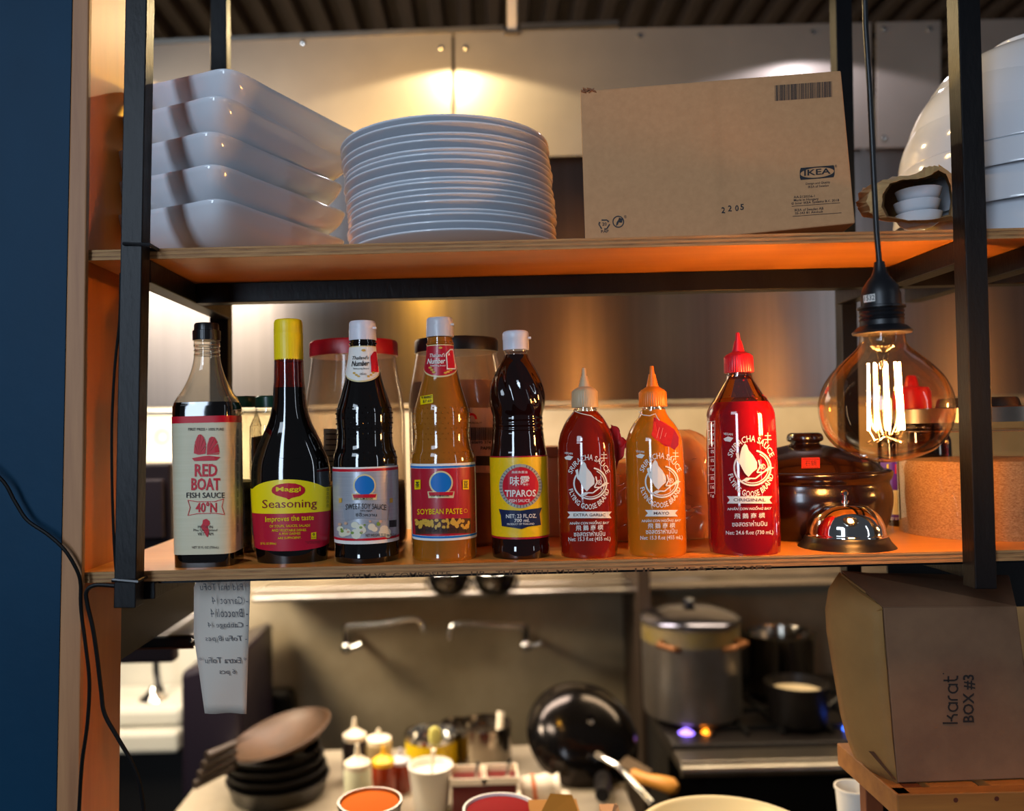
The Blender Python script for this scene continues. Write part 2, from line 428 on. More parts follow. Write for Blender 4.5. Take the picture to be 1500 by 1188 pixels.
# weld beads
mb = MB()
for k in range(16):
    mb.ball(P(1308, 388+k*1.8, .163)+Vector((random.uniform(-.002,.002), 0, 0)), random.uniform(.0015, .003), 6)
for k in range(10): mb.ball(P(1399+random.uniform(-1, 1), 340+k*4.5, -.001), .0018, 6)
for k in range(8): mb.ball(P(330+random.uniform(-2, 2), 445+k*3, .333), .002, 6)
tag(mb.build('weld_bead', M_steel_post, rack, smooth=True), kind='stuff')
mb = MB(); 
for k in range(3):
    a, b, c, d = (P(182, 357, -.028), P(217, 359, -.028), P(215, 359, .0), P(184, 357, .0))
for (xa, xb, y) in ((181.5, 218.5, 357), (165.5, 201, 850.5)):
    q = P(xa, y, -.0278); r = P(xb, y+1, -.0278); z = Vector((0, .0285, 0))
    MB().tube([q, r, r+z, q+z], .0022, 6, closed=True).build('cable_tie', M_blackp, rack, smooth=True)

def shelf(name, label, ztop, x0, x1, depth):
    t = T(name, (0, 0, ztop-TH), label, 'shelf')
    MB().box(x0, x1, .0015, depth, ztop-TH, ztop).build('board', M_ply, t)
    # plies of the raw front edge, each a little proud or recessed
    n = 5
    for i in range(n):
        za = ztop-TH+TH*i/n; zb = ztop-TH+TH*(i+1)/n
        y = (0, .0006, .0001, .0007, 0)[i]
        MB().box(x0, x1, y, .0016, za, zb).build('ply', M_edge if i % 2 == 0 else mat('plywood_edge_dark', '#b48552', .7, var=('#7a5330', (30, 200, 300), .45)), t)
    return t
xj = P(119.5, 846, 0).x; xj2 = P(125.5, 365, 0).x
s1 = shelf('plywood_shelf', 'upper plywood shelf holding the bowls, plates and cardboard box', ZS, xj2, 1.7, .36)
s2 = shelf('plywood_shelf', 'lower plywood shelf carrying the row of sauce bottles', Z0, xj, 1.7, .36)
# mill stamp on the lower shelf edge
pr = Print(PlaneSurf((0, -.0002, 0), (1, -.0002, 0), (0, -.0002, 1)), .0001, 0)
pr.text('HB - THE FNEH  MTF  DJT951', 690, 837, 905, 845, .01, rise=4.5)
pr.build('mill_stamp', mat('faded_ink', '#5a4028', .8), s2); pr = Print(PlaneSurf((0, -.0002, 0), (1, -.0002, 0), (0, -.0002, 1)), .0001, 0)
pr.text('HP  THEAT TEMPE', 930, 832, 1130, 838, .01, rise=4)
pr.build('mill_stamp', mat('faded_ink', '#5a4028', .8), s2); pr = Print(PlaneSurf((0, -.0002, 0), (1, -.0002, 0), (0, -.0002, 1)), .0001, 0)
pr.text('-ASTM VP- COMPOSITE', 500, 841, 660, 848, .01, rise=4)
pr.build('mill_stamp', mat('faded_ink', '#5a4028', .8), s2)
# ------------------------------------------------------------ square bowls, upper left
t0 = T('square_bowl', (0, 0, ZS), 'bottom bowl of the stack of square white bowls beside the left post', 'bowl', 'square white bowls stacked on the upper shelf')
fc = PZ(323, 295, ZS+.060); 
dv = Vector((.115, .25)).normalized(); du = Vector((-dv.y, dv.x)); side = .268
def bowl_ctr(fcx, fcy): return Vector((fcx, fcy)) + dv*side*.54 + du*side*.36
rotb = math.atan2(dv.y, dv.x)
def sq_bowl_mesh():
    h = side/2
    outer = smoothprof([(h*.42, 0), (h*.46, .003), (h*.62, .010), (h*.80, .022), (h*.93, .040), (h*1.0, .060)], 4)
    inner = [(max(r-.005, .01), z+.004) for r, z in outer[::-1]]
    prof = outer + [(h*.995, .0625), (h*.975, .0625)] + inner[1:]
    return prof
mb = MB(); prof = sq_bowl_mesh()
def pown(c):  # squareness grows towards the rim
    return c
rings = []
c0 = bowl_ctr(fc.x, fc.y)
for (r, z) in prof:
    n = 2.4+7*min(1, max(0, z/.05)); ring = []
    for j in range(72):
        a = 2*pi*(j+.5)/72; ca, sa = math.cos(a), math.sin(a)
        x = math.copysign(abs(ca)**(2/n), ca)*r; y = math.copysign(abs(sa)**(2/n), sa)*r
        lift = .004*(abs(x*y)/(r*r+1e-9))*(z/.06)   # corners rise slightly
        x *= 1.08; y *= .72
        X, Y = x*math.cos(rotb)-y*math.sin(rotb), x*math.sin(rotb)+y*math.cos(rotb)
        ring.append(mb.b.verts.new((X, Y, z+lift)))
    rings.append(ring)
for A, B in zip(rings, rings[1:]):
    for j in range(72): mb.b.faces.new((A[j], A[(j+1)%72], B[(j+1)%72], B[j]))
mb.b.faces.new(rings[0][::-1]); mb.b.faces.new(rings[-1])
me_o = mb.build('square_bowl_shape', M_ceramic, loc=(0,0,0), smooth=True, ang=60)
bowl_mesh = me_o.data; bpy.data.objects.remove(me_o); bpy.data.objects.remove(t0)
ords = ['bottom', 'second from bottom', 'middle', 'fourth from bottom', 'top']
for i, (cx, dz, rz, ty) in enumerate(((323, 0, 0, 0), (323, .0425, -.03, .01), (319, .083, -.02, .0), (334, .124, -.05, .03), (352, .158, -.08, .07))):
    f = PZ(cx, 295, ZS+.060); c = bowl_ctr(f.x, fc.y)
    o = bpy.data.objects.new('square_bowl', bowl_mesh); COL.objects.link(o)
    o.location = (c.x, c.y, ZS+dz+(.0 if i < 3 else .003)); o.rotation_euler = (0, ty, rz)
    tag(o, '%s square white bowl in the stack beside the left post' % ords[i], 'bowl', 'square white bowls stacked on the upper shelf')

# ------------------------------------------------------------ round plates
rimy = [169, 179.5, 195.5, 204.6, 218.4, 224.4, 234.2, 248.5, 260, 266, 276, 284.5, 294, 307, 313, 324.5, 333.5]
cY, R0 = .157, .1415
prof = smoothprof([(.078, 0), (.083, 0), (.086, .003), (.105, .006), (.125, .011), (R0-.002, .0165), (R0, .018)], 3)
prof = prof + [(R0-.0005, .0195), (R0-.003, .0197)] + [(.11, .0105), (.088, .0065), (.06, .006), (.001, .006)]
mo = MB().lathe((0, 0, 0), prof, 72, cap1=False).build('plate_shape', M_ceramic, loc=(0,0,0), smooth=True, ang=50)
pmesh = mo.data; bpy.data.objects.remove(mo)
for i, y in enumerate(rimy[::-1]):
    z = P(655, y, cY-R0+.004).z - .0185
    k = i/16
    cx = 663-8.5*k**1.3+random.uniform(-1.5, 1.5)
    X = P(cx, 300, cY).x
    o = bpy.data.objects.new('dinner_plate', pmesh); COL.objects.link(o)
    zz = ZS if i == 0 else max(z, ZS+.0042*i)
    o.location = (X, cY+random.uniform(-.0015, .0015), zz)
    q = ('bottom', 'top')[i == 16] if i in (0, 16) else None
    names = ['', 'second', 'third', 'fourth', 'fifth', 'sixth', 'seventh', 'eighth']
    if q: lab = '%s round white dinner plate of the tall stack between bowls and box' % q
    elif i <= 7: lab = 'round white dinner plate, %s from the bottom of the tall stack' % names[i]
    elif i >= 9: lab = 'round white dinner plate, %s from the top of the tall stack' % names[16-i]
    else: lab = 'round white dinner plate exactly midway up the tall stack'
    tag(o, lab, 'plate', 'round dinner plates in the tall stack')

# ------------------------------------------------------------ big cardboard box
yL, yR = .070, .022
bx = T('cardboard_box', P(1050, 340, .05), 'big brown cardboard box with printed barcode, standing on the upper shelf', 'box')
q = [P(857, 348, yL), P(1253, 327, yR), P(1232, 103, yR), P(850, 133, yL)]   # BL BR TR TL
q[0].z = ZS+.0005; q[1].z = max(q[1].z, ZS+.001)
fpl = PlaneSurf(q[0], q[1], q[0]+Vector((0, .006, 1))); q[2] = fpl.hit(1232, 103); q[3] = fpl.hit(850, 133)
dirx = (q[1]-q[0]).normalized(); back = Vector((-dirx.y, dirx.x, 0)).normalized()*.22
mb = MB(); mb.hexa([q[0], q[1], q[1]+back, q[0]+back, q[3], q[2], q[2]+back, q[3]+back]); mb.build('carton', M_card, bx, bevel=.0018)
u = (q[2]-q[3])
mb = MB(); a = q[3]+u*.56+back*.6; b = q[3]+u*.86+back*.6
mb.hexa([a, b, b+Vector((0,.004,0)), a+Vector((0,.004,0)), a+Vector((.004,0,.034)), b+Vector((0,0,.020)), b+Vector((0,.004,.020)), a+Vector((.004,.004,.034))])
mb.build('raised_flap', M_cardlit, bx, bevel=.001)
# torn corner
mb = MB()
for k in range(6):
    c = q[3]+u*(.012+.008*k)+Vector((0, -.0005, random.uniform(-.002, .001)))
    mb.obox(c, (.003, 0, random.uniform(-.002, .002)), (0, .0015, 0), (random.uniform(-.001,.001), 0, .0012))
mb.build('torn_corner', mat('torn_paper', '#8a5a3c', .9), bx)
fs = PlaneSurf(q[0], q[1], q[3])
def fz(x, y): return 830+x/3.409, 80+y/3.409
pr = Print(fs, .0004, 0)
def ztext(s, x0, y0, x1, y1, bold=.0, rise=0, **k):
    a = fz(x0, y0); b = fz(x1, y1); pr.text(s, a[0], a[1], b[0], b[1], bold, rise=rise/3.409, **k)
x = 1040; rnd = random.Random(3)
while x < 1322:
    wv = rnd.choice((2.2, 3.2, 5)); e = min(x+wv, 1324); sl = lambda X: (X-1040)*-.072
    pr.poly([fz(x, 154+sl(x)), fz(e, 154+sl(e)), fz(e+1, 232+sl(e)), fz(x+1, 232+sl(x))]); x += wv+rnd.choice((1.6, 2.4, 3.4))
pr.build('barcode', M_ink, bx); pr = Print(fs, .0004, 0)
# logo box with oval knocked out
L = [fz(1162, 567), fz(1336, 552), fz(1340, 612), fz(1166, 627)]
cx, cy = 1251, 589.5
ov = [fz(cx+84*math.cos(a), cy+25*math.sin(a)-.085*84*math.cos(a)) for a in [2*pi*i/36 for i in range(36)]]
def boxpt(a):
    ca, sa = math.cos(a), math.sin(a); s = min(87/abs(ca) if abs(ca) > 1e-6 else 1e9, 30/abs(sa) if abs(sa) > 1e-6 else 1e9)
    return fz(cx+s*ca, cy+s*sa-.085*s*ca)
pr.add(ov+[boxpt(2*pi*i/36) for i in range(36)], [(i, (i+1)%36, 36+(i+1)%36, 36+i) for i in range(36)])
ztext('IKEA', 1186, 577, 1318, 606, .035, rise=11)
ztext('\u00ae', 1338, 550, 1350, 564)
ztext('Design and Quality', 1194, 640, 1316, 654, .012, rise=9)
ztext('IKEA of Sweden', 1206, 655, 1308, 667, .012, rise=8)
pr.build('logo', M_ink, bx); pr = Print(fs, .0004, 0)
ztext('AA-2120356-1', 1134, 706, 1238, 718, .02, rise=6)
ztext('Made in Hungary', 1134, 722, 1258, 737, .02, rise=8)
ztext('\u00a9 Inter IKEA Systems B.V. 2018', 1122, 738, 1360, 754, .02, rise=18)
pr.line([fz(1124, 758), fz(1366, 740)], .7); pr.line([fz(1128, 808), fz(1372, 790)], .7)
ztext('IKEA of Sweden AB', 1138, 771, 1282, 784, .02, rise=10)
ztext('SE-343 81 \u00c4lmhult', 1140, 785, 1280, 799, .02, rise=10)
pr.build('address_text', M_ink, bx); pr = Print(fs, .0004, 0)
for ch, cx_, cy_ in (('2', 782, 777), ('2', 815, 768), ('0', 850, 767), ('5', 876, 761)):
    ztext(ch, cx_-9, cy_-15, cx_+9, cy_+15, .04)
pr.build('stamped_number', M_ink, bx); pr = Print(fs, .0004, 0)
# recycling triangle of arrows and round mark
c = (188, 848)
for k in range(3):
    a = -pi/2+k*2*pi/3
    p0 = (c[0]+27*math.cos(a-.55), c[1]+25*math.sin(a-.55)); p1 = (c[0]+27*math.cos(a+.55), c[1]+25*math.sin(a+.55))
    pr.line([fz(*p0), fz(*p1)], 1.8)
    p2 = (c[0]+27*math.cos(a+1.25), c[1]+25*math.sin(a+1.25)); mid = ((p1[0]+p2[0])/2, (p1[1]+p2[1])/2)
    pr.line([fz(*p1), fz(*mid)], 1.8)
    d = (p2[0]-p1[0], p2[1]-p1[1]); l = math.hypot(*d); nx, ny = -d[1]/l*7, d[0]/l*7
    pr.poly([fz(mid[0]+nx, mid[1]+ny), fz(mid[0]+d[0]*.25, mid[1]+d[1]*.25), fz(mid[0]-nx, mid[1]-ny)])
ztext('20', 178, 838, 200, 855, .03); ztext('PAP', 172, 876, 210, 891, .03, rise=2)
a = fz(258, 835); pr.ring(a[0], a[1], 8.6, 8.8, 1.6); pr.poly([fz(246, 856), fz(250, 836), fz(258, 826), fz(270, 824), fz(262, 814), fz(280, 820), fz(276, 840), fz(268, 832), fz(260, 838), fz(256, 850)])
ztext('\u00ae', 287, 802, 300, 818)
pr.build('recycling_mark', M_ink, bx)

# ------------------------------------------------------------ paper bag with small dishes, and big white bowls at right
bag = T('paper_bag', P(1325, 326, .06), 'crumpled brown paper bag lying open on the upper shelf with dishes inside', 'bag')
random.seed(11)
M_paper = mat('kraft_paper', '#d8ac74', .75, var=('#c49860', (40, 40, 40), .6), bump=((60, 60, 60), .4))
# mouth of the bag faces the room; folded skin behind it runs back along the shelf
mouth = [(1299, 318), (1291, 303), (1293, 284), (1303, 269), (1322, 263), (1345, 262), (1362, 257), (1374, 249), (1386, 255), (1393, 272), (1396, 296), (1393, 316), (1365, 322), (1330, 323)]
outer = [(1294, 322), (1275, 312), (1270, 292), (1278, 272), (1300, 262), (1340, 256), (1362, 244), (1378, 243), (1396, 256), (1402, 280), (1404, 305), (1400, 322), (1365, 326), (1330, 326)]
backr = [(1290, 322), (1262, 316), (1256, 298), (1262, 280), (1285, 268), (1335, 264), (1360, 262), (1378, 258), (1396, 262), (1404, 282), (1406, 305), (1402, 322), (1365, 326), (1330, 326)]
mb = MB(); NB = 56
def lp(pts):
    out = []; m = len(pts)
    for i in range(NB):
        t = i*m/NB; k = int(t); f = t-k; g = f*f*(3-2*f); a, b_ = pts[k], pts[(k+1) % m]; out.append((a[0]+(b_[0]-a[0])*f, a[1]+(b_[1]-a[1])*f))
    return out
ins, ot, bk = lp([(1345+(x-1345)*.93, 294+(y-294)*.93) for x, y in mouth]), lp(mouth), lp(outer)
bk2 = lp(backr); rings = []
for pts, Y, amp in ((ins, .085, 0), (ot, .045, .5), (ot, .018, .3), (bk, .030, 1.6), (bk, .06, 2.6), (bk2, .11, 3.0), (bk2, .17, 2.5)):
    rings.append([])
    for jj, (x, y) in enumerate(pts):
        w_ = amp*(math.sin(jj*2.3+Y*40)+.6*math.sin(jj*1.1+Y*90)); p = P(x+w_, y+w_*.6, Y); p.z = max(p.z, ZS+.0008); rings[-1].append(mb.b.verts.new(p))
for A, C in zip(rings, rings[1:]):
    for jj in range(NB): mb.b.faces.new((A[jj], A[(jj+1)%NB], C[(jj+1)%NB], C[jj]))
mb.b.faces.new(rings[-1])
mb.build('bag_skin', M_paper, bag, solid=.0004)
for k in range(3):
    cx = (1345, 1343, 1346)[k]; Y = .062; zz = ZS+.017+.0150*k
    X = P(cx, 300, Y).x; r = .0262
    d = MB().lathe((X, Y, zz), smoothprof([(.013, 0), (.017, .001), (.023, .006), (r, .0145)], 3)+[(r+.0006, .0165), (r-.001, .0172), (.021, .010), (.002, .006)], 36, cap1=False).build('sauce_dish', M_ceramic, loc=(X, Y, zz), smooth=True, ang=50)
    tag(d, '%s small white dish of the three inside the paper bag' % ('lowest', 'middle', 'uppermost')[k], 'dish', 'small white dishes stacked in the paper bag')
R = .168; prof = smoothprof([(R, .0), (R*1.0, .004), (R*.97, .03), (R*.88, .062), (R*.72, .09), (R*.45, .108), (R*.38, .112), (R*.37, .118)], 4)
prof = prof+[(R*.33, .118), (R*.32, .110), (R*.02, .108)]
mo = MB().lathe((0,0,0), prof, 80, cap0=False, cap1=False).build('b', M_ceramic, loc=(0,0,0), smooth=True, ang=50)
for v in mo.data.vertices: pass
bm_ = mo.data; bpy.data.objects.remove(mo)
bl = ['lowest', 'second', 'third', 'fourth', 'fifth', 'topmost']
for k in range(6):
    cx = (1501, 1502, 1504, 1509, 1517, 1528)[k]; dz = (0, .050, .095, .130, .158, .180)[k]
    X = P(cx, 300, .185).x; sc = (1, .998, .99, .975, .95, .915)[k]
    o = bpy.data.objects.new('serving_bowl', bm_); COL.objects.link(o); o.location = (X, .185, ZS+dz); o.scale = (sc, sc, 1)
    tag(o, '%s upturned big round white bowl of the stack at right' % bl[k] if k in (0, 5) else '%s from the bottom of the upturned round white bowls at right' % bl[k], 'bowl', 'upturned round white bowls at the right end')

# ------------------------------------------------------------ sauce bottles
def axis_px(X, Y, z): return proj((X, Y, z))
class Bottle:
    def __init__(s, name, label, cx, ybase, Yc, k=1, n=2, cat='bottle', zbase=0.0):
        s.Y = Yc; s.X = P(cx, ybase, Yc).x; s.k, s.n = k, n; s.z0 = zbase
        s.t = T(name, (s.X, Yc, zbase), label, cat); s.sc = (1+Yc)/F
        s.surf = None
    def z(s, y):
        # height on the axis whose projection has row y
        lo, hi = -.6, .8
        for _ in range(30):
            m = (lo+hi)/2
            if proj((s.X, s.Y, m))[1] > y: lo = m
            else: hi = m
        return lo
    def prof(s, pts, q=4):   # pts (y px, half width px) from bottom to top
        p = [(hw*s.sc, s.z(y)) for y, hw in pts]
        return smoothprof(p, q) if q else p
    def lathe(s, name, m, pts, q=4, seg=48, fn=None, smooth=True, ang=40, cap0=True, cap1=True, n=None, k=None, raw=None, parent=None):
        p = raw or s.prof(pts, q)
        if raw is None and s.surf is None: pass
        return MB().lathe((s.X, s.Y, 0), p, seg, s.k if k is None else k, s.n if n is None else n, fn, cap0, cap1).build(name, m, parent or s.t, smooth=smooth, ang=ang)
    def body(s, pts, q=4):
        p = s.prof(pts, q); 
        p = [(r, max(z, s.z0)) for r, z in p]
        p[0] = (p[0][0], s.z0); s.surf = RoundSurf(s.X, s.Y, p, s.k, s.n); return p
    def band(s, name, m, y0, y1, a=105, off=.0005, ztop=None, zbot=None, aim=0, parent=None, nz=6):
        """label wrapped round the front; y0/y1 = rows of its top/bottom edge at the middle of the front"""
        cxp = proj((s.X, s.Y, 0))[0]
        z1 = s.surf.hit(cxp, y0).z; z0 = s.surf.hit(cxp, y1).z
        a0 = -pi/2+aim; mb = MB(); cols = 48; g = []
        for i in range(cols+1):
            th = a0+math.radians(a)*(2*i/cols-1); u = math.degrees(th-a0)
            zt = z1+(ztop(u) if ztop else 0); zb = z0+(zbot(u) if zbot else 0); col = []
            for j in range(nz+1):
                z = zb+(zt-zb)*j/nz; r = s.surf.r(z)+off; ca, sa = math.cos(th), math.sin(th)
                col.append(mb.b.verts.new((s.X+r*math.copysign(abs(ca)**(2/s.n), ca), s.Y+(r-off)*s.k*math.copysign(abs(sa)**(2/s.n), sa)+off*sa, z)))
            g.append(col)
        for A, B in zip(g, g[1:]):
            for j in range(nz): mb.b.faces.new((A[j], B[j], B[j+1], A[j+1]))
        return mb.build(name, m, parent or s.t, smooth=True, ang=60)
    def pr(s, off=.0009): return Print(s.surf, off+.0005)

def liquid(name, c, rough=.06, c2=None): return mat(name, c, rough, coat=.6, spec=.6, var=(c2, (30, 30, 30), .6) if c2 else None)
M_soy = liquid('dark_sauce_in_glass', '#0b0605')
G_clear = glass('clear_glass', '#f4f4ee', .05)
G_neck = glass('smoky_clear_glass', '#f1ece0', .06, .02, .12, '#e8e0cc')

# -- red boat fish sauce
B = Bottle('fish_sauce_bottle', 'square clear glass bottle with cream label and black cap, nearest the left post', 308, 831, .052, k=.98, n=5)
p = B.body([(833, 38), (830, 42), (824, 43), (824, 43), (700, 43.5), (604, 43.5), (596, 42.5), (590, 41.5)])
B.lathe('body', M_soy, None, raw=p)
# glass shoulder and neck blend from square to round
mb = MB(); nk = B.prof([(590, 41.5), (583, 38.5), (570, 31.5), (556, 26), (540, 21.5), (524, 18.5), (518, 18), (512, 17.5), (505, 18.5), (499, 18)], 3); rings = []
for i, (r, z) in enumerate(nk):
    n = 5-3*min(1, i/(len(nk)*.45))
    rings.append([mb.b.verts.new((B.X+r*math.copysign(abs(math.cos(a))**(2/n), math.cos(a)), B.Y+r*.98*math.copysign(abs(math.sin(a))**(2/n), math.sin(a)), z)) for a in [2*pi*j/48 for j in range(48)]])
for A, C in zip(rings, rings[1:]):
    for j in range(48): mb.b.faces.new((A[j], A[(j+1)%48], C[(j+1)%48], C[j]))
mb.build('glass_neck', G_neck, B.t, smooth=True, ang=60)
for y in (507, 514, 520):
    MB().tube([(B.X+.0152*math.cos(a), B.Y+.0152*math.sin(a), B.z(y)) for a in [2*pi*i/32 for i in range(32)]], .0010, 6, closed=True).build('thread_ring', glass('bright_clear_glass', '#ffffff', .35), B.t, smooth=True)
capm = mat('black_cap', '#101012', .3)
B.lathe('cap', capm, [(499, 19.5), (499, 19.8), (485, 19.8), (484.5, 19.0), (484.5, 17.8), (476, 17.4), (474, 16.2)], 0, fn=lambda a, z: 1+.008*math.cos(60*a), n=2, k=1, seg=96)
lab = B.band('label', mat('cream_label', '#d9d2b4', .5, var=('#cfc8a6', (4, 4, 300), .5)), 619, 812, a=100)
B.band('label_stripe', M_red, 609, 619, a=100, off=.0006)
pr = B.pr(); Zt = lambda x, y: (240+x/2.97, 450+y/2.97)
def zt(pr, s, x0, y0, x1, y1, bold=.0, **k):
    a = Zt(x0, y0); b = Zt(x1, y1); q = Zt(1, 0)[0]-Zt(0, 0)[0]
    for n in ('rise', 'sag'):
        if n in k: k[n] *= q
    pr.text(s, a[0], a[1], b[0], b[1], bold, **k)
zt(pr, 'RED', 134, 682, 232, 737, .05); zt(pr, 'BOAT', 119, 743, 245, 797, .05)
zt(pr, '40\u00b0N', 138, 848, 230, 893, .04)
# junk: hull and two fanned sails
pr.poly([Zt(122, 657), Zt(170, 655), Zt(170, 648), Zt(195, 646), Zt(197, 655), Zt(246, 652), Zt(228, 667), Zt(132, 669)])
for s0, pts in ((0, [(150, 642), (130, 638), (134, 590), (148, 556), (160, 552), (176, 568), (184, 600), (180, 640)]), (1, [(186, 642), (188, 600), (196, 572), (206, 562), (222, 566), (234, 590), (242, 634), (238, 641)])):
    c = pts[0]
    for i in range(1, len(pts)-1):
        a, b = pts[i], pts[i+1]; m = .06
        pr.poly([Zt(*c), Zt(a[0]+(b[0]-a[0])*m, a[1]+(b[1]-a[1])*m), Zt(b[0]-(b[0]-a[0])*m, b[1]-(b[1]-a[1])*m)])
pr.poly([Zt(*q_) for q_ in ((170, 925), (185, 921), (198, 930), (200, 944), (190, 955), (196, 975), (193, 995), (189, 1001), (184, 975), (176, 962), (160, 955), (168, 940))])
pr.line([Zt(104, 840), Zt(145, 846), Zt(220, 846), Zt(260, 834), Zt(252, 868), Zt(264, 902), Zt(220, 896), Zt(145, 898), Zt(104, 906), Zt(114, 872), Zt(104, 840)], .9)
pr.build('red_lettering', M_red, lab)
pr = B.pr()
zt(pr, 'FISH SAUCE', 98, 806, 265, 830, .015); zt(pr, 'FIRST PRESS \u2022 100% PURE', 106, 525, 260, 537, .015)
zt(pr, 'MADE IN', 148, 950, 212, 962); zt(pr, 'Phu Quoc Island', 128, 964, 232, 977); zt(pr, 'VIETNAM', 146, 980, 214, 993)
zt(pr, 'NET 25 FL OZ (750mL)', 122, 1040, 238, 1053, .015)
for k in range(12): zt(pr, 'INGREDIENTS', 318, 530+k*38, 326, 560+k*38, vert=True)
pr.build('black_lettering', M_ink, lab)

# -- maggi
B = Bottle('seasoning_bottle', 'broad dark seasoning bottle with yellow cap and red and yellow label', 428.5, 829, .058, k=.62)
p = B.body([(831, 44), (828, 49), (818, 51), (803, 53), (760, 56), (720, 57.8), (699, 57.6), (685, 57), (672, 54.5), (659, 49.5), (645, 43.5), (630, 36.5), (618, 31), (600, 26), (585, 24), (568, 23)])
B.k = .62
def kk(z): return .62
# depth ratio eases to round at the neck
mb = MB(); rings = []
zn = B.z(585); zs = B.z(680)
def kz(z): t = min(1, max(0, (z-zs)/(zn-zs))); return .66+.34*t*t*(3-2*t)
for r, z in p: rings.append([mb.b.verts.new((B.X+r*math.cos(a), B.Y+r*kz(z)*math.sin(a), z)) for a in [2*pi*j/56 for j in range(56)]])
for A, C in zip(rings, rings[1:]):
    for j in range(56): mb.b.faces.new((A[j], A[(j+1)%56], C[(j+1)%56], C[j]))
mb.b.faces.new(rings[0][::-1]); mb.b.faces.new(rings[-1]); mb.build('body', M_soy, B.t, smooth=True, ang=60)
B.k = .66; B.surf.k = .66
B.lathe('neck', glass('amber_glass', '#a8480a', .10), [(568, 23), (560, 22), (545, 21.5), (527, 21)], 2, k=1, cap0=False, cap1=False)
B.lathe('cap', mat('yellow_cap', '#ffdc10', .4), [(528, 20.5), (528, 21), (491, 21), (489.5, 20.4), (488, 20.8), (473, 20.4), (469.5, 19), (468.5, 17)], 0, k=1, seg=96, fn=lambda a, z: 1+.006*math.cos(64*a))
lab = B.band('label', mat('yellow_label', '#ffe000', .4, coat=.15), 702, 753, a=96, ztop=lambda u: -.0115*(min(abs(u), 62)/62)**2)
B.band('label_lower', mat('crimson_label', '#bf0f30', .35, coat=.3), 752, 807, a=96, off=.0006, zbot=lambda u: .006*(abs(u)/96)**2)
Zt = lambda x, y: (360+x/7.43, 680+y/7.43)
pr = B.pr(); pr.poly([Zt(465+182*math.cos(a), 285+75*math.sin(a)) for a in [pi*.80-2*pi*.80*0+ (2*pi-.0-1.3)*i/30+ .0 for i in range(31)]][:0] or [Zt(*q_) for q_ in ((280, 290), (290, 255), (330, 228), (390, 212), (465, 206), (540, 210), (600, 228), (640, 255), (648, 285), (636, 315), (590, 345), (520, 362), (490, 370), (466, 386), (445, 370), (400, 358), (330, 338), (292, 315))])
pr.build('oval_emblem', M_red, lab)
pr = B.pr(); zt(pr, 'Seasoning', 178, 388, 775, 508, .005, rise=12)
pr.build('maroon_lettering', mat('maroon_ink', '#8c1020', .4, coat=.3), lab)
pr = B.pr(.0013); zt(pr, 'Maggi', 328, 248, 600, 312, .05, rise=4); zt(pr, 'Improves the taste', 212, 572, 742, 648, .03, rise=24)
zt(pr, 'OF SOUPS, SAUCES, SALADS', 258, 662, 702, 694, .02, rise=10); zt(pr, 'AND VEGETABLE DISHES.', 282, 708, 664, 734, .02, rise=6)
zt(pr, 'A FEW DASHES', 360, 746, 596, 772, .02, rise=6); zt(pr, 'ARE SUFFICIENT.', 348, 792, 606, 816, .02, rise=6); zt(pr, '27 FL OZ (800mL)', 160, 852, 334, 882, .02)
pr.build('yellow_lettering', M_yel, lab); pr = B.pr(.0013); pr.poly([Zt(712, 745), Zt(768, 738), Zt(768, 812), Zt(712, 816)])
pr.build('badge', M_yel, lab); pr = B.pr(.0013)
for k in range(5): zt(pr, 'NUTRITION', 880-0*k, 260+44*k, 905, 296+44*k)
pr.build('side_lettering', M_ink, lab)
pr = B.pr(.0016); zt(pr, '0', 728, 750, 752, 778, .03); zt(pr, 'CALORIES', 716, 790, 764, 802); zt(pr, 'See nutrition information', 650, 838, 820, 850, rise=8); zt(pr, 'for sodium content', 672, 854, 812, 866, rise=8)
pr.build('black_lettering', M_ink, lab)
# embossed oval
MB().tube([B.surf.hit(425+27*math.cos(a), 664+8*math.sin(a), .0003) for a in [2*pi*i/40 for i in range(40)]], .0004, 5, closed=True).build('embossed_ring', M_soy, B.t, smooth=True)

# -- soy sauce and soybean paste share a bottle shape
def tall(name, label, cx, mliq, capc, lid_y, w=1.0, body_y=820):
    B = Bottle(name, label, cx, body_y, .052)
    d = body_y-820
    p = B.body([(822+d, 41), (819+d, 45), (811+d, 47), (811+d, 47), (795+d, 46.5), (700, 47), (684, 46.8), (672, 46.5), (664, 45), (655, 42), (645, 40.3), (634, 40), (620, 41), (607, 41), (597, 39.5), (585, 36), (570, 31.5), (556, 27.5), (540, 24), (525, 21), (510, 19.3)])
    B.lathe('body', mliq, None, raw=p)
    B.lathe('neck', glass('clear_glass', '#f4f4ee', .05) if False else mliq, [(510, 19.2), (506, 19), (505, 20.3), (503, 20.3), (502, 18.8), (495, 18.6)], 0)
    B.lathe('cap', capc, [(lid_y+28, 20), (lid_y+28, 20.3), (lid_y+12, 20), (lid_y+11, 19.6), (lid_y+10, 19.8), (lid_y+2, 19.2), (lid_y, 17.5)], 0)
    c = B.surf.hit
    MB().obox((B.X+.0158, B.Y-.006, B.z(lid_y+11)), (.002, 0, 0), (0, .004, 0), (0, 0, .0012)).build('cap_tab', capc, B.t)
    mb = MB(); rr = random.Random(5)
    for row in range(7):
        for j in range(15):
            a = -pi+pi*(j+.5*(row % 2))/14.5; z = B.z(598+row*7.4); r = B.surf.r(z)
            mb.ball((B.X+r*math.cos(a), B.Y+r*math.sin(a), z), .0011, 6)
    for j in range(20):
        a = -pi+pi*j/19
        for y in (662, 671): z = B.z(y); r = B.surf.r(z); mb.ball((B.X+r*math.cos(a), B.Y+r*math.sin(a), z), .0009, 6)
    tag(mb.build('embossed_dots', mliq, B.t, smooth=True), kind='stuff')
    return B
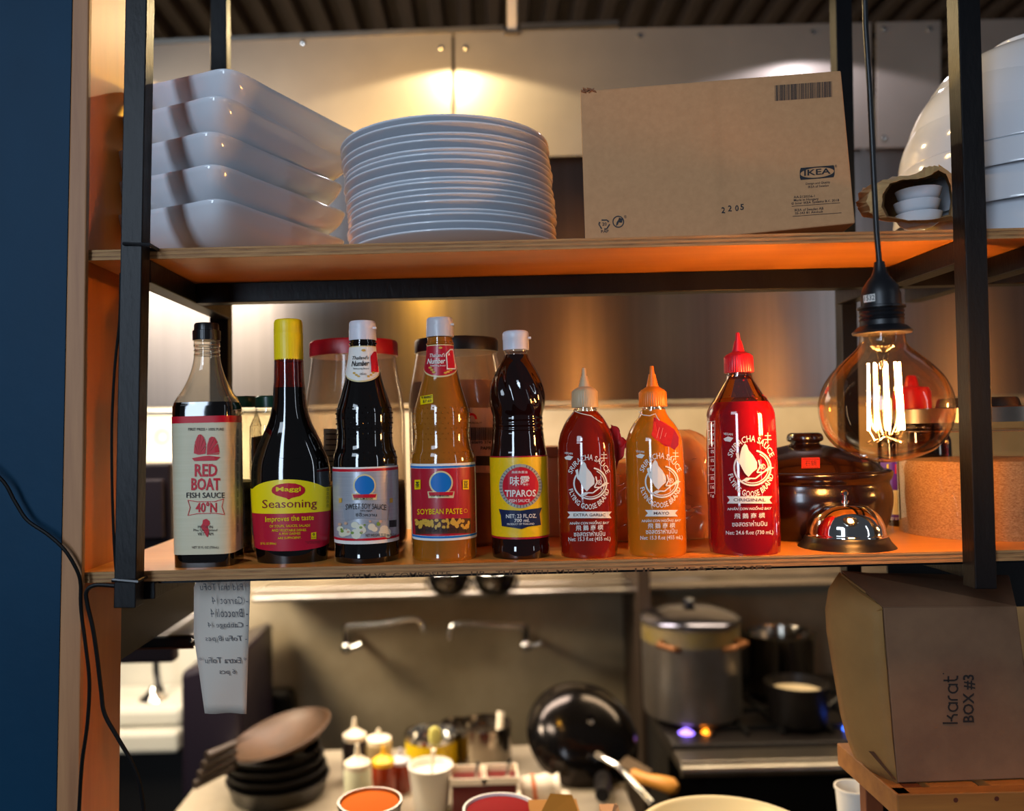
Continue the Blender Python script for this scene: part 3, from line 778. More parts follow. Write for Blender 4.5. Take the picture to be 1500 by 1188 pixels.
M_paste = liquid('brown_paste_in_glass', '#a8641a', .08, '#935510')
capw = mat('white_cap', '#dcdae2', .35)
def emblem(B, lab, cx, cy, k):
    pr = B.pr(.0009); pr.ell(cx, cy, 17.2*k, 17*k); pr.poly([(cx-19.5*k, cy+12.6*k), (cx+19.5*k, cy+12.6*k), (cx+18*k, cy+22*k), (cx-18*k, cy+22*k)]); pr.build('emblem_rim', mat('pale_gold_ink', '#e2cf96', .4, coat=.3), lab)
    pr = B.pr(.0012); pr.ell(cx, cy, 15*k, 14.6*k); pr.build('emblem_disc', M_bluei, lab)
    pr = B.pr(.0015); pr.poly([(cx-18*k, cy+13.8*k), (cx+18*k, cy+13.2*k), (cx+16.5*k, cy+18.4*k), (cx-16.5*k, cy+19*k)]); pr.build('emblem_ribbon', M_red, lab)
def necklabel(B, m, y0, y1, sag, cx):
    nl = B.band('neck_label', mat('pale_gold_ink', '#e2cf96', .4, coat=.3), y0-1.5, y1+1.5, a=80, off=.0006, zbot=lambda u: .011*sag*(abs(u)/80)**2)
    nl2 = B.band('neck_label_field', m, y0, y1-.8, a=77, off=.0009, zbot=lambda u: .011*sag*(abs(u)/80)**2, parent=nl)
    return nl
def numeral(pr, x0, y0, x1, y1):
    w, h = x1-x0, y1-y0; f = lambda u, v: Zt(x0+u*w, y0+v*h)
    pr.poly([f(0, .22), f(.22, .18), f(.42, 0), f(.72, 0), f(.72, .84), f(1, .84), f(1, 1), f(.08, 1), f(.08, .84), f(.38, .84), f(.38, .26), f(0, .34)])
# soy
B = tall('soy_sauce_bottle', 'black sweet soy sauce bottle with silver grey label and white cap', 538, M_soy, capw, 471)
M_silver = mat('silver_label', '#b9bcc4', .32, .3, var=('#a9adb6', (4, 4, 500), .5))
lab = B.band('label', M_white, 684, 797, a=100, off=.0005)
B.band('label_field', M_silver, 691, 789, a=100, off=.0007); B.band('label_stripe', M_red, 686.5, 690.5, a=100, off=.0008); B.band('label_stripe', M_red, 788.5, 792, a=100, off=.0008)
nl = necklabel(B, M_white, 508, 558, 1.3, 535)
Zt = lambda x, y: (470+x/3.048, 450+y/3.048)
pr = B.pr(.0013); zt(pr, "Thailand's", 140, 218, 214, 234, .01, shear=.3, rise=2); zt(pr, 'Number', 136, 240, 216, 264, .03, shear=.3, rise=3); zt(pr, 'Seasoning Brand', 144, 270, 214, 279, .01); zt(pr, '-\u0e2d\u0e23\u0e48\u0e2d\u0e22-', 170, 290, 206, 302)
pr.build('black_lettering', M_ink, nl)
pr = B.pr(.0013); numeral(pr, 222, 198, 258, 290); pr.build('red_numeral', M_red, nl)
pr = B.pr(.0013)
for x, y in ((148, 294), (158, 302), (168, 308), (212, 308), (224, 302), (234, 292)): a = Zt(x, y); pr.ell(a[0], a[1], 2.1, 1.5, 10)
a = Zt(190, 192); pr.ell(a[0], a[1], 3.2, 1.8, 10); pr.build('gold_ornament', M_gold, nl)
emblem(B, lab, 534, 711, .97)
pr = B.pr(); pr.poly([(503, 745), (534, 741), (570, 742), (567, 762), (534, 759), (505, 763)]); pr.build('title_plaque', mat('grey_plaque', '#9498a2', .4), lab)
pr = B.pr(.0013); zt(pr, 'SWEET SOY SAUCE', 110, 880, 292, 905, .01, rise=-2, sag=-5); zt(pr, 'si\u00eau ng\u1ecdt', 176, 904, 230, 914, .01); zt(pr, '\u0e0b\u0e35\u0e2d\u0e34\u0e4a\u0e27\u0e2b\u0e27\u0e32\u0e19', 155, 918, 250, 934, .02)
zt(pr, 'NET WEIGHT 32.22 oz (913 g)', 200, 1012, 338, 1030, .01, rise=3); zt(pr, 'DEK SOM BOON', 150, 850, 232, 860, .01)
pr.poly([Zt(306, 952), Zt(338, 949), Zt(338, 980), Zt(306, 983)]); pr.build('black_lettering', M_ink, lab)
rr = random.Random(2)
for nm, cols in (('dumpling_picture', ('#e2dcc2', 22)), ('herb_picture', ('#7c9a3a', 8)), ('shrimp_picture', ('#d2a98c', 8))):
    pr = B.pr(.0011+.0002*('dumpling' not in nm))
    for i in range(cols[1]):
        if nm[0] == 'd': x, y, r = rr.uniform(80, 300), rr.uniform(965, 1018), rr.uniform(12, 22)
        else: x, y, r = rr.uniform(80, 275), rr.uniform(955, 1010), rr.uniform(4, 9)
        if nm[0] == 'd' and 190 < x < 215: continue
        a = Zt(x, y); pr.ell(a[0], a[1], r/3.05, r/3.6, 12)
    pr.build(nm, mat('print_'+nm, cols[0], .4), lab)
for x in (80, 308): pr = B.pr(.0013); pr.poly([Zt(x, 853), Zt(x+13, 852), Zt(x+13, 872), Zt(x, 874)]); pr.build('gold_mark', M_gold, lab)
# paste
B = tall('soybean_paste_bottle', 'brown soybean paste bottle with bright red label and yellow price sticker', 652, M_paste, mat('clear_white_cap', '#cbc9cf', .3), 466)
lab = B.band('label', M_white, 679, 792, a=100, off=.0005)
B.band('label_field', mat('red_label', '#b8122a', .35, coat=.3), 686, 785, a=74, off=.0008); B.band('label_stripe', M_bluei, 682.5, 685.5, a=100, off=.0007); B.band('label_stripe', M_bluei, 785.5, 788.5, a=100, off=.0007)
nl = necklabel(B, mat('red_label', '#b8122a', .35, coat=.3), 506, 551, 1.1, 650)
pr = B.pr(.0013); zt(pr, "Thailand's", 486, 207, 556, 224, .02, shear=.3, rise=3); zt(pr, 'Number', 474, 230, 556, 254, .04, shear=.3, rise=3); zt(pr, 'Seasoning Brand', 488, 257, 556, 266, .015)
numeral(pr, 558, 186, 604, 278)
pr.build('white_lettering', M_white, nl)
pr = B.pr(.0016); numeral(pr, 564, 192, 598, 272); pr.build('red_numeral', M_red, nl)
pr = B.pr(.0013)
for x, y in ((488, 270), (496, 280), (504, 290), (556, 293), (568, 288), (580, 280)): a = Zt(x, y); pr.ell(a[0], a[1], 2.6, 1.6, 10)
a = Zt(534, 181); pr.ell(a[0], a[1], 3, 1.6, 10); pr.build('gold_ornament', M_gold, nl)
st = B.pr(.0007); st.poly([(615.5, 580.5), (634, 577.5), (634.5, 590), (616, 593)]); st = st.build('price_sticker', M_yel, B.t, 'bright yellow price sticker')
pr = B.pr(.0011); pr.text('99 MARKET', 617, 580.5, 633.5, 584.5, .03, rise=1.5); pr.text('$7.69', 619, 586, 632, 590.5, .01, rise=1); pr.build('sticker_lettering', M_ink, st)
emblem(B, lab, 646, 707, 1.02)
pr = B.pr(.0013)
for x in (418, 634): pr.poly([Zt(x, 771), Zt(x+27, 770), Zt(x+27, 813), Zt(x, 814)])
zt(pr, 'SOYBEAN PASTE', 430, 901, 632, 926, .02, rise=3); a = Zt(647, 909); pr.ring(a[0], a[1], 2.8, 2.8, .5); pr.build('yellow_lettering', M_yel, lab)
pr = B.pr(.0016); zt(pr, '\u8336', 422, 778, 440, 806, .02); zt(pr, '\u8c46', 638, 776, 657, 806, .02); zt(pr, 'DEK SOM BOON', 492, 838, 572, 846, .02)
zt(pr, 'NET WEIGHT 28.59 OZ (810 g)', 428, 988, 655, 1010, .015, rise=4)
for k in range(7): zt(pr, 'FACTS', 682, 735+k*38, 689, 765+k*38, vert=True)
pr.build('black_lettering', M_ink, lab)
pr = B.pr(.0010); pr.poly([Zt(420, 948), Zt(668, 942), Zt(670, 1008), Zt(422, 1014)]); pb = pr.build('bean_picture', mat('bean_shadow', '#4b2410', .5), lab)
pr = B.pr(.0013)
for i in range(46): a = Zt(rr.uniform(424, 664), rr.uniform(950, 985)); pr.ell(a[0], a[1], rr.uniform(1.8, 3.2), rr.uniform(2, 4), 12)
pr.build('bean_spots', mat('bean_gold', '#d9a83c', .4), lab)

# -- tiparos
B = Bottle('fish_sauce_bottle', 'dark ribbed fish sauce bottle with yellow label and white flip cap', 763.5, 817, .052)
M_fish = liquid('red_brown_sauce', '#1a0604', .05)
p = B.body([(819, 36), (815, 41), (806, 42), (800, 42), (792, 41), (789, 41.5), (700, 41.5), (668, 41.5), (660, 40.5), (650, 38.8), (638, 37.8), (632, 36.8), (629, 37.4), (626, 36.2), (622, 37.2), (618, 36.0), (614, 36.8), (610, 36.2), (600, 38.5), (588, 40.2), (575, 39.5), (560, 36), (545, 30), (534, 24), (526, 19), (520, 17)], 4)
za, zb = B.z(606), B.z(532)
def swirl(a, z):
    if z < za or z > zb: return 1
    t = (z-za)/(zb-za); return 1+.030*math.sin(pi*t)*math.cos(12*a+t*7.5)
B.lathe('body', M_fish, None, raw=p, seg=120, fn=swirl, ang=70)
B.lathe('neck', glass('bright_clear_glass', '#ffffff', .35), [(524, 17), (521, 15.5), (518, 16), (516, 17.3), (514, 17.3), (512, 15.5)], 0)
B.lathe('cap', capw, [(513, 18.6), (513, 19), (498, 19), (497, 19.5), (489, 19.3), (486.5, 18), (485, 15)], 0)
MB().obox((B.X+.0168, B.Y-.003, B.z(496)), (.0018, 0, 0), (0, .004, 0), (0, 0, .0012)).build('cap_tab', capw, B.t)
lab = B.band('label', mat('red_label', '#b8122a', .35, coat=.3), 668, 790, a=100, off=.0005)
B.band('label_field', mat('deep_yellow_label', '#f6c800', .4, coat=.15, bump=((60, 60, 90), .5)), 670, 787, a=97, off=.0008)
pr = B.pr(.0011); pr.ell(762.5, 712, 31.5, 32.5)
pr.build('grey_wreath', mat('wreath_grey', '#a9a89c', .4), lab)
pr = B.pr(.0013)
for i in range(40):
    a = 2*pi*i/40
    if -pi*.72 < a-1.5*pi+pi*.0 < -pi*.0+.2 and abs(a-1.5*pi) < .25: continue
    pr.line([(762.5+27*math.cos(a), 712+28*math.sin(a)), (762.5+31*math.cos(a), 712+32*math.sin(a))], .8)
pr.build('wreath_marks', M_ink, lab)
pr = B.pr(.0014); pr.ell(762.5, 712, 26.5, 28); rd = pr.build('red_disc', M_red, lab)
pr = B.pr(.0016); pr.poly([(730.5, 745.5), (740, 747), (762, 748), (784, 745), (794, 743.5), (790.5, 753), (792.5, 769), (775, 771), (764, 775), (752, 773), (735, 770.5), (733.5, 755)])
pr.build('navy_plaque', M_navy, lab)
Zt = lambda x, y: (690+x/3.126, 460+y/3.126)
pr = B.pr(.0019); zt(pr, 'TIPAROS', 155, 806, 297, 838, .04, rise=2); zt(pr, 'FISH SAUCE', 176, 848, 270, 862, .02, rise=1); zt(pr, '\u5473\u9732', 178, 742, 270, 788, .02, rise=2); zt(pr, '\u9ad8\u7d1a\u9b5a\u9732\u6cb9', 186, 718, 258, 730, .01)
zt(pr, 'NET: 23 FL.OZ.', 160, 917, 300, 935, .02, rise=2); zt(pr, '700 ml.', 198, 938, 268, 954, .02, rise=2); zt(pr, 'PRODUCT OF THAILAND', 165, 958, 290, 967, .01, rise=2)
pr.build('white_lettering', M_white, lab)

# -- the three sriracha bottles
def goose(pr, cx, cy, q):
    g = lambda x, y: (cx+x*q, cy+y*q)
    pr.ring(cx+2*q, cy+2*q, 25*q, 24*q, 2.2*q, 36, -1.35, 3.7); pr.ring(cx+2*q, cy+2*q, 21.5*q, 20.5*q, 1.2*q, 36, -1.1, 2.2)
    pr.poly([g(-14, -16), g(-12, -24), g(-8, -30), g(-5, -27), g(-3, -21), g(3, -14), g(8, -5), g(8, 3), g(2, 8), g(-3, 14), g(-8, 9), g(-13, 0), g(-15, -8)])
    pr.poly([g(-20, -17), g(-16, -19), g(-15, -10), g(-12, 0), g(-17, -5)])
    pr.line([g(10, -8), g(12, 0), g(8, 8), g(16, 8), g(22, 4)], 1.8*q)
    pr.poly([g(18, 5), g(24, 0), g(30, 2), g(25, 4), g(22, 7)])
    pr.poly([g(-14, 20), g(-6, 15), g(2, 15), g(-4, 19)]); pr.line([g(-5, 16), g(6, 16), g(16, 8)], 1.8*q)
    pr.ring(*g(15.5, .5), 3.6*q, 3.6*q, .7*q, 18); pr.text('R', *g(13.8, -1.6), *g(17.4, 2.8), .02)
def sriracha(label, cx, base, Yc, pts, mliq, mcap, tip, flav, banner, lines, gc, q, nett):
    B = Bottle('sriracha_bottle', label, cx, base, Yc); B.t['group'] = 'sriracha squeeze bottles'
    p = B.body(pts); B.lathe('body', mliq, None, raw=p)
    tx, ty, ny, cy0, cy1, cw, nw = tip
    z = lambda y: B.z(y)
    s = B.sc
    B.lathe('neck', glass('bright_clear_glass', '#ffffff', .35), [(pts[-1][0]+1, pts[-1][1]), (cy1+6, nw), (cy1+5, nw+2), (cy1+3, nw+2), (cy1+2, nw), (cy1, nw)], 0, cap0=False)
    B.lathe('cap', mcap, [(cy1, cw-.4), (cy1-1, cw), (cy0+5, cw-.4), (cy0+1, cw*.82), (cy0, cw*.7), (ny, cw*.42)], 0, seg=120, fn=lambda a, zz: 1+(.018*math.cos(40*a) if zz < B.z(cy0+4) else 0))
    B.lathe('nozzle', mcap, [(ny+1, cw*.46), (ny-3, cw*.40), (ty+12, cw*.24), (ty+12, cw*.18), (ty+1, cw*.14), (ty, cw*.10)], 0)
    gx, gy = gc
    pr = B.pr(.0005)
    pr.arc('SRIRACHA SAUCE', gx, gy+3*q, 35*q, 8.5*q, -66, 66, bold=.015, sq=.78); pr.arc('FLYING GOOSE BRAND', gx, gy+2, 38.5*q, 8*q, -104, -256, inward=True, bold=.03, sq=.80)
    goose(pr, gx, gy, q)
    x0, y0, x1, y1 = banner
    pr.poly([(x0, y0), (x1, y0), (x1-4, (y0+y1)/2), (x1, y1), (x0, y1), (x0+4, (y0+y1)/2)])
    ly = lines
    cxx = (x0+x1)/2
    pr.text('NH\u00c3N CON NG\u1ed6NG BAY', cxx-29*q, ly[0]-3, cxx+29*q, ly[0]+2.6, .035, shear=.25, rise=1)
    pr.text('\u98db \u9d5d \u5546 \u6a19', cxx-20*q, ly[1]-4, cxx+20*q, ly[1]+4, .02, rise=1)
    pr.text('\u0e0b\u0e2d\u0e2a\u0e15\u0e23\u0e32\u0e2b\u0e48\u0e32\u0e19\u0e1a\u0e34\u0e19', cxx-23*q, ly[2]-5, cxx+23*q, ly[2]+3.4, .02, rise=1)
    pr.text(nett, cxx-31*q, ly[3]-3.4, cxx+31*q, ly[3]+4, .015, rise=1)
    lx = gx-29*q; pr.text('VEGAN', lx-7*q, gy-44*q, lx+5*q, gy-41*q, .03, rise=-1); pr.poly([(lx-7*q, gy-36*q), (lx-1*q, gy-39*q), (lx+6*q, gy-37*q), (lx+2*q, gy-32*q), (lx-5*q, gy-33*q)])
    rx = gx+22*q; pr.line([(rx, gy-44*q), (rx, gy-30*q)], 1); pr.line([(rx-4*q, gy-40*q), (rx+4*q, gy-40*q)], 1); pr.line([(rx-5*q, gy-35*q), (rx+5*q, gy-35*q)], 1); 
    o = pr.build('white_lettering', M_white, B.t)
    pr = B.pr(.0008); h = (y1-y0)*.28; wv = (x1-x0)*(.36 if len(flav) > 5 else .24)
    pr.text(flav, cxx-wv, y0+h, cxx+wv, y1-h, .02); pr.build('flavour_lettering', mat('flavour_ink', '#4a1a12', .5), o)
    return B
G = sriracha('short dark red chilli sauce bottle with beige nozzle cap, extra garlic', 863, 816, .045,
    [(817.5, 37), (814, 40), (806, 41.5), (780, 42), (700, 42.3), (655, 41.5), (645, 40), (634, 37), (622, 31.5), (612, 25.5), (606, 20.5), (603, 18)],
    liquid('garlic_chilli_sauce', '#8a1806', .06), mat('beige_cap', '#c9ab84', .4), (853, 539, 566, 569, 597, 19, 15.5), 'EXTRA GARLIC', (831, 749.5, 896, 759), (766, 773.5, 782.5, 790.5), (862.7, 706), 1.0, 'Net: 15.3 fl.oz (455 mL)')
G2 = sriracha('short orange mayo sauce bottle with orange nozzle cap and red tag', 963, 813, .042,
    [(814.5, 37), (811, 40), (803, 41.8), (780, 42), (700, 41.8), (655, 41), (642, 39.5), (630, 35), (620, 29), (612, 22.5), (604, 18.5), (600, 17.5)],
    liquid('orange_mayo_sauce', '#cc7014', .06), mat('orange_cap', '#f07a1c', .4), (951, 536, 566, 570, 596, 20, 15.5), 'MAYO', (945, 747, 993, 756.5), (762.5, 770.5, 779, 788.5), (967.5, 703.5), 1.0, 'Net: 15.3 fl.oz (455 mL)')
G3 = sriracha('tall bright red chilli sauce bottle with red nozzle cap', 1091, 811, .045,
    [(813.5, 45), (810, 48.5), (801, 50), (780, 50.3), (700, 50), (620, 48.5), (604, 47), (596, 44), (589, 40)],
    liquid('bright_red_chilli_sauce', '#8e0812', .05), mat('red_cap', '#d01226', .4), (1077, 487, 515, 518, 546, 20.5, 16.5), 'ORIGINAL', (1065, 727, 1131, 737.5), (745, 756, 768, 781), (1100, 683), 1.12, 'Net: 24.6 fl.oz (730 mL)')
# clear shoulder above the sauce of the tall one, with smears
p = G3.prof([(589, 40), (584, 36.5), (575, 29.5), (565, 23.5), (556, 19), (547, 17)], 3)
G3.lathe('clear_shoulder', glass('smeared_glass', '#d89a70', .12), None, raw=p, cap0=False, cap1=False)
mb = MB(); rr = random.Random(9)
for i in range(26):
    a = rr.uniform(-pi, 0); z = rr.uniform(G3.z(587), G3.z(556)); r = G3.surf.r(min(z, G3.surf.prof[-1][1])) if z < G3.surf.prof[-1][1] else p[min(range(len(p)), key=lambda k: abs(p[k][1]-z))][0]
    mb.ball((G3.X+(r-.0012)*math.cos(a), G3.Y+(r-.0012)*math.sin(a), z), rr.uniform(.0008, .0022), 6)
tag(mb.build('sauce_smears', liquid('bright_red_chilli_sauce', '#8e0812'), G3.t, smooth=True), kind='stuff')
pr = G3.pr(.0005)
for k in range(9): pr.line([(1036.5, 618+k*13), (1047, 617+k*13)], .6); pr.text(random.choice(['16', '0%', '5g', '1g']), 1041, 620+k*13, 1046, 625+k*13, .02)
pr.line([(1036.5, 617), (1037.5, 724)], .6); pr.line([(1047, 616), (1047, 724)], .6)
pr.build('nutrition_table', M_white, G3.t)
# paper tags tied to the necks
M_tag = mat('red_tag', '#e01a22', .5, var=('#c81018', (60, 60, 60), .5))
def tagcard(B, pts, Y, name='hang_tag'):
    mb = MB(); pr_ = [P(x, y, Y+.0008*math.sin(i)) for i, (x, y) in enumerate(pts)]
    mb.face(pr_); bmesh.ops.triangulate(mb.b, faces=mb.b.faces); return mb.build(name, M_tag, B.t, solid=.0012)
tg = tagcard(G2, [(958, 611), (962, 616), (976, 621), (988, 629), (994, 640), (994, 652), (988, 659), (982, 655), (973, 653), (966, 647), (959, 643), (954, 637), (956, 630)], -.002)
pr = Print(PlaneSurf((0, -.0045, 0), (1, -.0045, 0), (0, -.0045, 1)), .0002, 0)
pr.line([(966, 626), (962, 642)], .8); pr.line([(971, 627), (967, 643)], .8); pr.line([(976, 634), (974, 640)], .7); pr.build('tag_lettering', mat('pink_ink', '#f08a80', .5), tg)
MB().tube([P(936, 603, .02), P(942, 608, .0), P(952, 609, -.002), P(960, 606, -.001), P(963, 612, -.004), P(966, 616, -.004)], .0005, 6).build('tag_string', M_white, G2.t, smooth=True)
tagcard(G, [(895, 622), (906, 628), (910, 640), (916, 650), (914, 666), (906, 676), (902, 690), (897, 684), (899, 660)], .055)
mb = MB()
for a, r in (((908, 650), .009), ((900, 632), .007), ((905, 665), .008)): mb.ball(P(a[0], a[1], .062), r, 12)
mb.build('tag_seal', M_tag, G.t, smooth=True)
MB().tube([P(843, 603, .025), P(852, 606, .016), P(866, 609, .016), P(878, 617, .022), P(892, 626, .04)], .0005, 6).build('tag_string', M_white, G.t, smooth=True)
# ------------------------------------------------------------ things at the back of the lower shelf
def jar(name, label, cx, ybase, Y, pts, lidpts, gm, lidm, cat='jar', content=None, cm=None, n=2):
    B = Bottle(name, label, cx, ybase, Y, cat=cat, n=n)
    p = B.body(pts); B.lathe('jar_wall', gm, None, raw=p, cap1=False, ang=50)
    if content:
        q = [(max(r-.0022, .001), z+.003) for r, z in p if z+.003 < B.z(content)]
        q.append((q[-1][0]*.98, B.z(content))); q.append((q[-1][0]*.5, B.z(content)+.002)); q.append((.001, B.z(content)+.003))
        B.lathe('contents', cm, None, raw=q, ang=60)
    B.lathe('lid', lidm, lidpts, 0, fn=lambda a, z: 1+.006*math.cos(60*a), seg=120)
    return B
M_redlid = mat('red_lid', '#b3101e', .35); M_grnlid = mat('green_lid', '#0f3a26', .3)
G_milk = glass('milky_plastic', '#e8ded0', .04, .12, .30, '#d8c8b4')
Jr = jar('plastic_jar', 'wide clear plastic jar with red lid behind the seasoning bottle', 524, 792, .20,
    [(797, 66), (793, 71), (780, 73), (700, 73), (620, 73), (600, 72), (575, 69), (552, 65), (530, 62), (523, 61)], [(523, 63), (523, 64), (504, 64), (501, 62), (500, 55)],
    G_milk, M_redlid, content=705, cm=mat('dried_herbs', '#8a7048', .9, var=('#3d2d18', (90, 90, 90), .4), bump=((120, 120, 120), .8)))
pr = Jr.pr(.0006); pr.rect(474, 628, 500, 705); lb = pr.build('jar_label', mat('faint_label', '#c9b79c', .6), Jr.t)
pr = Jr.pr(.0009)
for k in range(8): pr.rect(477, 635+8*k, 492+(k*5) % 6, 636.6+8*k)
pr.build('label_lines', M_ink, lb)
Jb = jar('plastic_jar', 'wide clear plastic jar of ground spice with black lid and barcode label', 675, 790, .20,
    [(795, 66), (791, 71), (780, 72), (700, 72), (610, 72), (585, 71), (560, 67), (540, 63), (523, 60), (518, 59)], [(517, 60.5), (517, 61), (501, 61), (498, 59), (497, 52)],
    G_milk, M_blackp, content=560, cm=mat('ground_paprika', '#b07440', .9, var=('#8f5526', (30, 30, 30), .5)))
pr = Jb.pr(.0006); pr.rect(688, 597, 722, 692, 1); lb = pr.build('jar_label', mat('pale_pink_label', '#cfb2a6', .6), Jb.t)
pr = Jb.pr(.0009); x = 690
while x < 721: wv = rnd.choice((.6, .9, 1.4)); pr.rect(x, 626, x+wv, 645); x += wv+rnd.choice((.6, .9))
pr.text('60695 374', 691, 646, 719, 650, .02); pr.text('PAPRIKA', 704, 654, 730, 659, .03); pr.rect(697, 668, 718, 682); pr.text('SPECIALTY', 690, 618, 706, 621, .02)
pr.build('label_lettering', M_ink, lb)
pr = Jb.pr(.0009); pr.ring(691, 614, 8, 9, 3.5, 18, pi, 2*pi); pr.build('red_arch', M_red, lb)
G_jar = glass('jar_glass', '#eceae0', .08)
M_herb = mat('green_herbs', '#6d6a44', .9, var=('#3a3a22', (120, 120, 120), .4), bump=((160, 160, 160), .8))
jar('spice_jar', 'small spice jar with dark green lid just right of the cream label bottle', 357, 796, .15, [(802, 24), (799, 27), (780, 28), (640, 28), (620, 27), (606, 23), (598, 21)], [(597, 23), (597, 23.5), (583, 23.5), (581, 22)], G_jar, M_grnlid, content=705, cm=M_herb)
jar('spice_jar', 'rounder spice jar with dark green lid partly behind the yellow capped bottle', 399, 799, .12, [(805, 24), (802, 28), (780, 30), (640, 30), (622, 28), (608, 22), (598, 19.5)], [(597, 20.5), (597, 21), (582, 21), (580, 19)], G_jar, M_grnlid, content=640, cm=M_herb)
# small box behind the tiparos bottle
sb = T('cardboard_carton', P(800, 800, .23), 'small tan cardboard carton behind the yellow label bottle', 'box')
a, b = P(748, 803, .22), P(860, 801, .22); h = P(800, 670, .22).z
MB().box(a.x, b.x, .22, .32, .0005, h).build('carton', mat('tan_card', '#b98a66', .8), sb, bevel=.001)
h2 = P(800, 655, .217).z; MB().box(a.x-.002, b.x+.002, .217, .323, h, h2).build('carton_lid', mat('tan_card_lid', '#8a5c44', .8), sb, bevel=.001)
# plastic wrapped bags; warm orange light is put into film and contents colours
random.seed(21)
def plasticbag(label, cx, y0, y1, hw, Y, seed):
    t = T('plastic_bag', P(cx, y1, Y), label, 'bag'); s = (1+Y)/F; X = t.location.x; t.location.z = .0005; OFF[t.name] = Vector((X, t.location.y, .0005))
    H = (y1-y0)*s
    def f(a, z): return 1+.07*math.sin(3*a+seed+z*60)+.05*math.sin(7*a-z*90+seed)+.04*math.sin(13*a+z*150)
    pf = [(hw*s*.86, .0006), (hw*s*.98, H*.08), (hw*s, H*.3), (hw*s*.95, H*.55), (hw*s*.88, H*.75), (hw*s*.62, H*.9), (hw*s*.25, H*.97)]
    MB().lathe((X, Y, 0), smoothprof(pf, 5), 90, .8, 4, f).build('wrap', glass('crinkled_film', '#ffe9cc', .12, .08, .45, '#ffd6a0'), t, smooth=True, ang=80)
    MB().lathe((X, Y, 0), [(r*.88, z*.93+.001) for r, z in pf], 24, .8, 3).build('packed_contents', mat('wrapped_contents', '#f0bc80', .7, var=('#dca468', (60, 30, 60), .5)), t, smooth=True)
    mb = MB()
    for k in range(9):
        z = H*(.2+.07*k); r = hw*s*(1.0-.02*k); a0 = -pi*.9+.3*math.sin(k*2.1)
        mb.tube([(X+r*1.02*math.cos(a0+j*.15), Y+r*.86*math.sin(a0+j*.15), z+.004*math.sin(j*.8+k)) for j in range(10)], .0004, 4)
    tag(mb.build('film_creases', glass('film_crease', '#ffffff', .5, .1), t, smooth=True), kind='stuff')
plasticbag('crinkly clear plastic bag of tan packets behind the orange mayo bottle', 1000, 636, 797, 52, .19, 1)
plasticbag('smaller crinkled plastic bag between the two short squeeze bottles', 912, 676, 799, 34, .17, 4)
# clay pot
B = Bottle('clay_pot', 'glazed dark brown lidded clay pot with red seal behind the service bell', 1184, 790, .19, cat='pot')
M_clay = mat('dark_brown_glaze', '#1d0b07', .2, coat=.2, var=('#140705', (30, 30, 20), .6))
B.lathe('pot_body', M_clay, None, raw=B.body([(797, 78), (790, 88), (770, 104), (745, 112), (722, 114), (706, 110), (700, 113), (694, 115), (689, 114), (687, 108)], 4), seg=64)
B.lathe('pot_lid', M_clay, [(692, 107), (690, 106), (676, 92), (664, 66), (655, 38), (651, 22), (648, 20), (645, 25), (640, 25), (636, 23), (634, 19)], 3, seg=64)
hx, hy, hz = P(1276, 716, .13)
MB().tube([(hx-.030+.034*math.cos(a)*1.0, hy-.006+.012*math.sin(a*.5)-.0*a, hz+.014*math.sin(a)) for a in [2*pi*i/28 for i in range(28)]], .0058, 10, closed=True).build('side_handle', M_clay, B.t, smooth=True)
hs = RoundSurf(B.X, B.Y, sorted([(r, z) for r, z in B.prof([(692, 107), (690, 106), (676, 92), (664, 66), (655, 38), (651, 22)], 3)], key=lambda q: q[1]))
pr = Print(hs, .0012, 4)
for k in range(8): pr.rect(1174, 670.5+k*1.95, 1201, 672.5+k*1.95, -.4)
sl = pr.build('red_seal', mat('seal_red', '#b0261c', .4), B.t)
pr = Print(hs, .0018, 4); pr.line([(1176, 672.5), (1199, 672.5), (1199, 684.5), (1176, 684.5), (1176, 672.5)], .7); pr.text('\u77f3\u934b', 1179, 674, 1196, 683, .01); pr.build('seal_lettering', M_ink, sl)
# service bell
B = Bottle('service_bell', 'chrome push bell on a black base at the shelf front under the bulb', 1240, 803, .062, cat='bell')
B.lathe('base_ring', M_blackp, [(806, 66), (803, 68), (800, 67), (792, 60), (786, 57), (783, 55)], 3)
B.lathe('dome', mat('bell_chrome', '#e6e2dc', .07, 1), [(785, 55.5), (782, 55.5), (779, 54), (768, 52), (755, 46), (745, 36), (739, 24), (736, 10), (735.5, 2)], 4, seg=64)
B.lathe('button', M_chrome, [(736, 5.5), (733, 5.5), (732, 3), (726, 3), (725, 5), (721, 5.5), (718, 3.5), (717, 1)], 1, seg=20)
# hoisin-like bottle
B = Bottle('sauce_bottle', 'dark sauce bottle with red cap and purple label behind the bulb', 1343, 772, .27, n=4, k=.7)
B.lathe('body', M_soy, None, raw=B.body([(776, 40), (773, 44), (765, 46), (660, 46), (640, 44), (622, 34), (608, 22), (600, 21)]))
B.lathe('cap', M_redlid, [(600, 25), (600, 26), (575, 25), (568, 22), (566, 10), (552, 7), (550, 5)], 0, n=2, k=1)
lab = B.band('label', mat('purple_label', '#5a1f8c', .4), 672, 762, a=92)
B.band('label_panel', mat('cream_panel', '#e9dfae', .45), 718, 754, a=92, off=.0008)
pr = B.pr(.0012); pr.text('HOISIN', 1318, 700, 1366, 710, .02); pr.text('SAUCE', 1318, 712, 1366, 719, .02); pr.text('NET WT 20 OZ', 1302, 758, 1330, 762, .02); pr.build('white_lettering', M_white, lab)
pr = B.pr(.0012); pr.rect(1311, 680, 1327, 694); pr.build('red_mark', M_red, lab)
pr = B.pr(.0012)
for i in range(9): pr.ell(1322+rr.uniform(-7, 9), 736+rr.uniform(-9, 9), 4, 4, 10)
pr.build('leaf_picture', mat('leaf_green', '#4f7a2a', .5), lab)
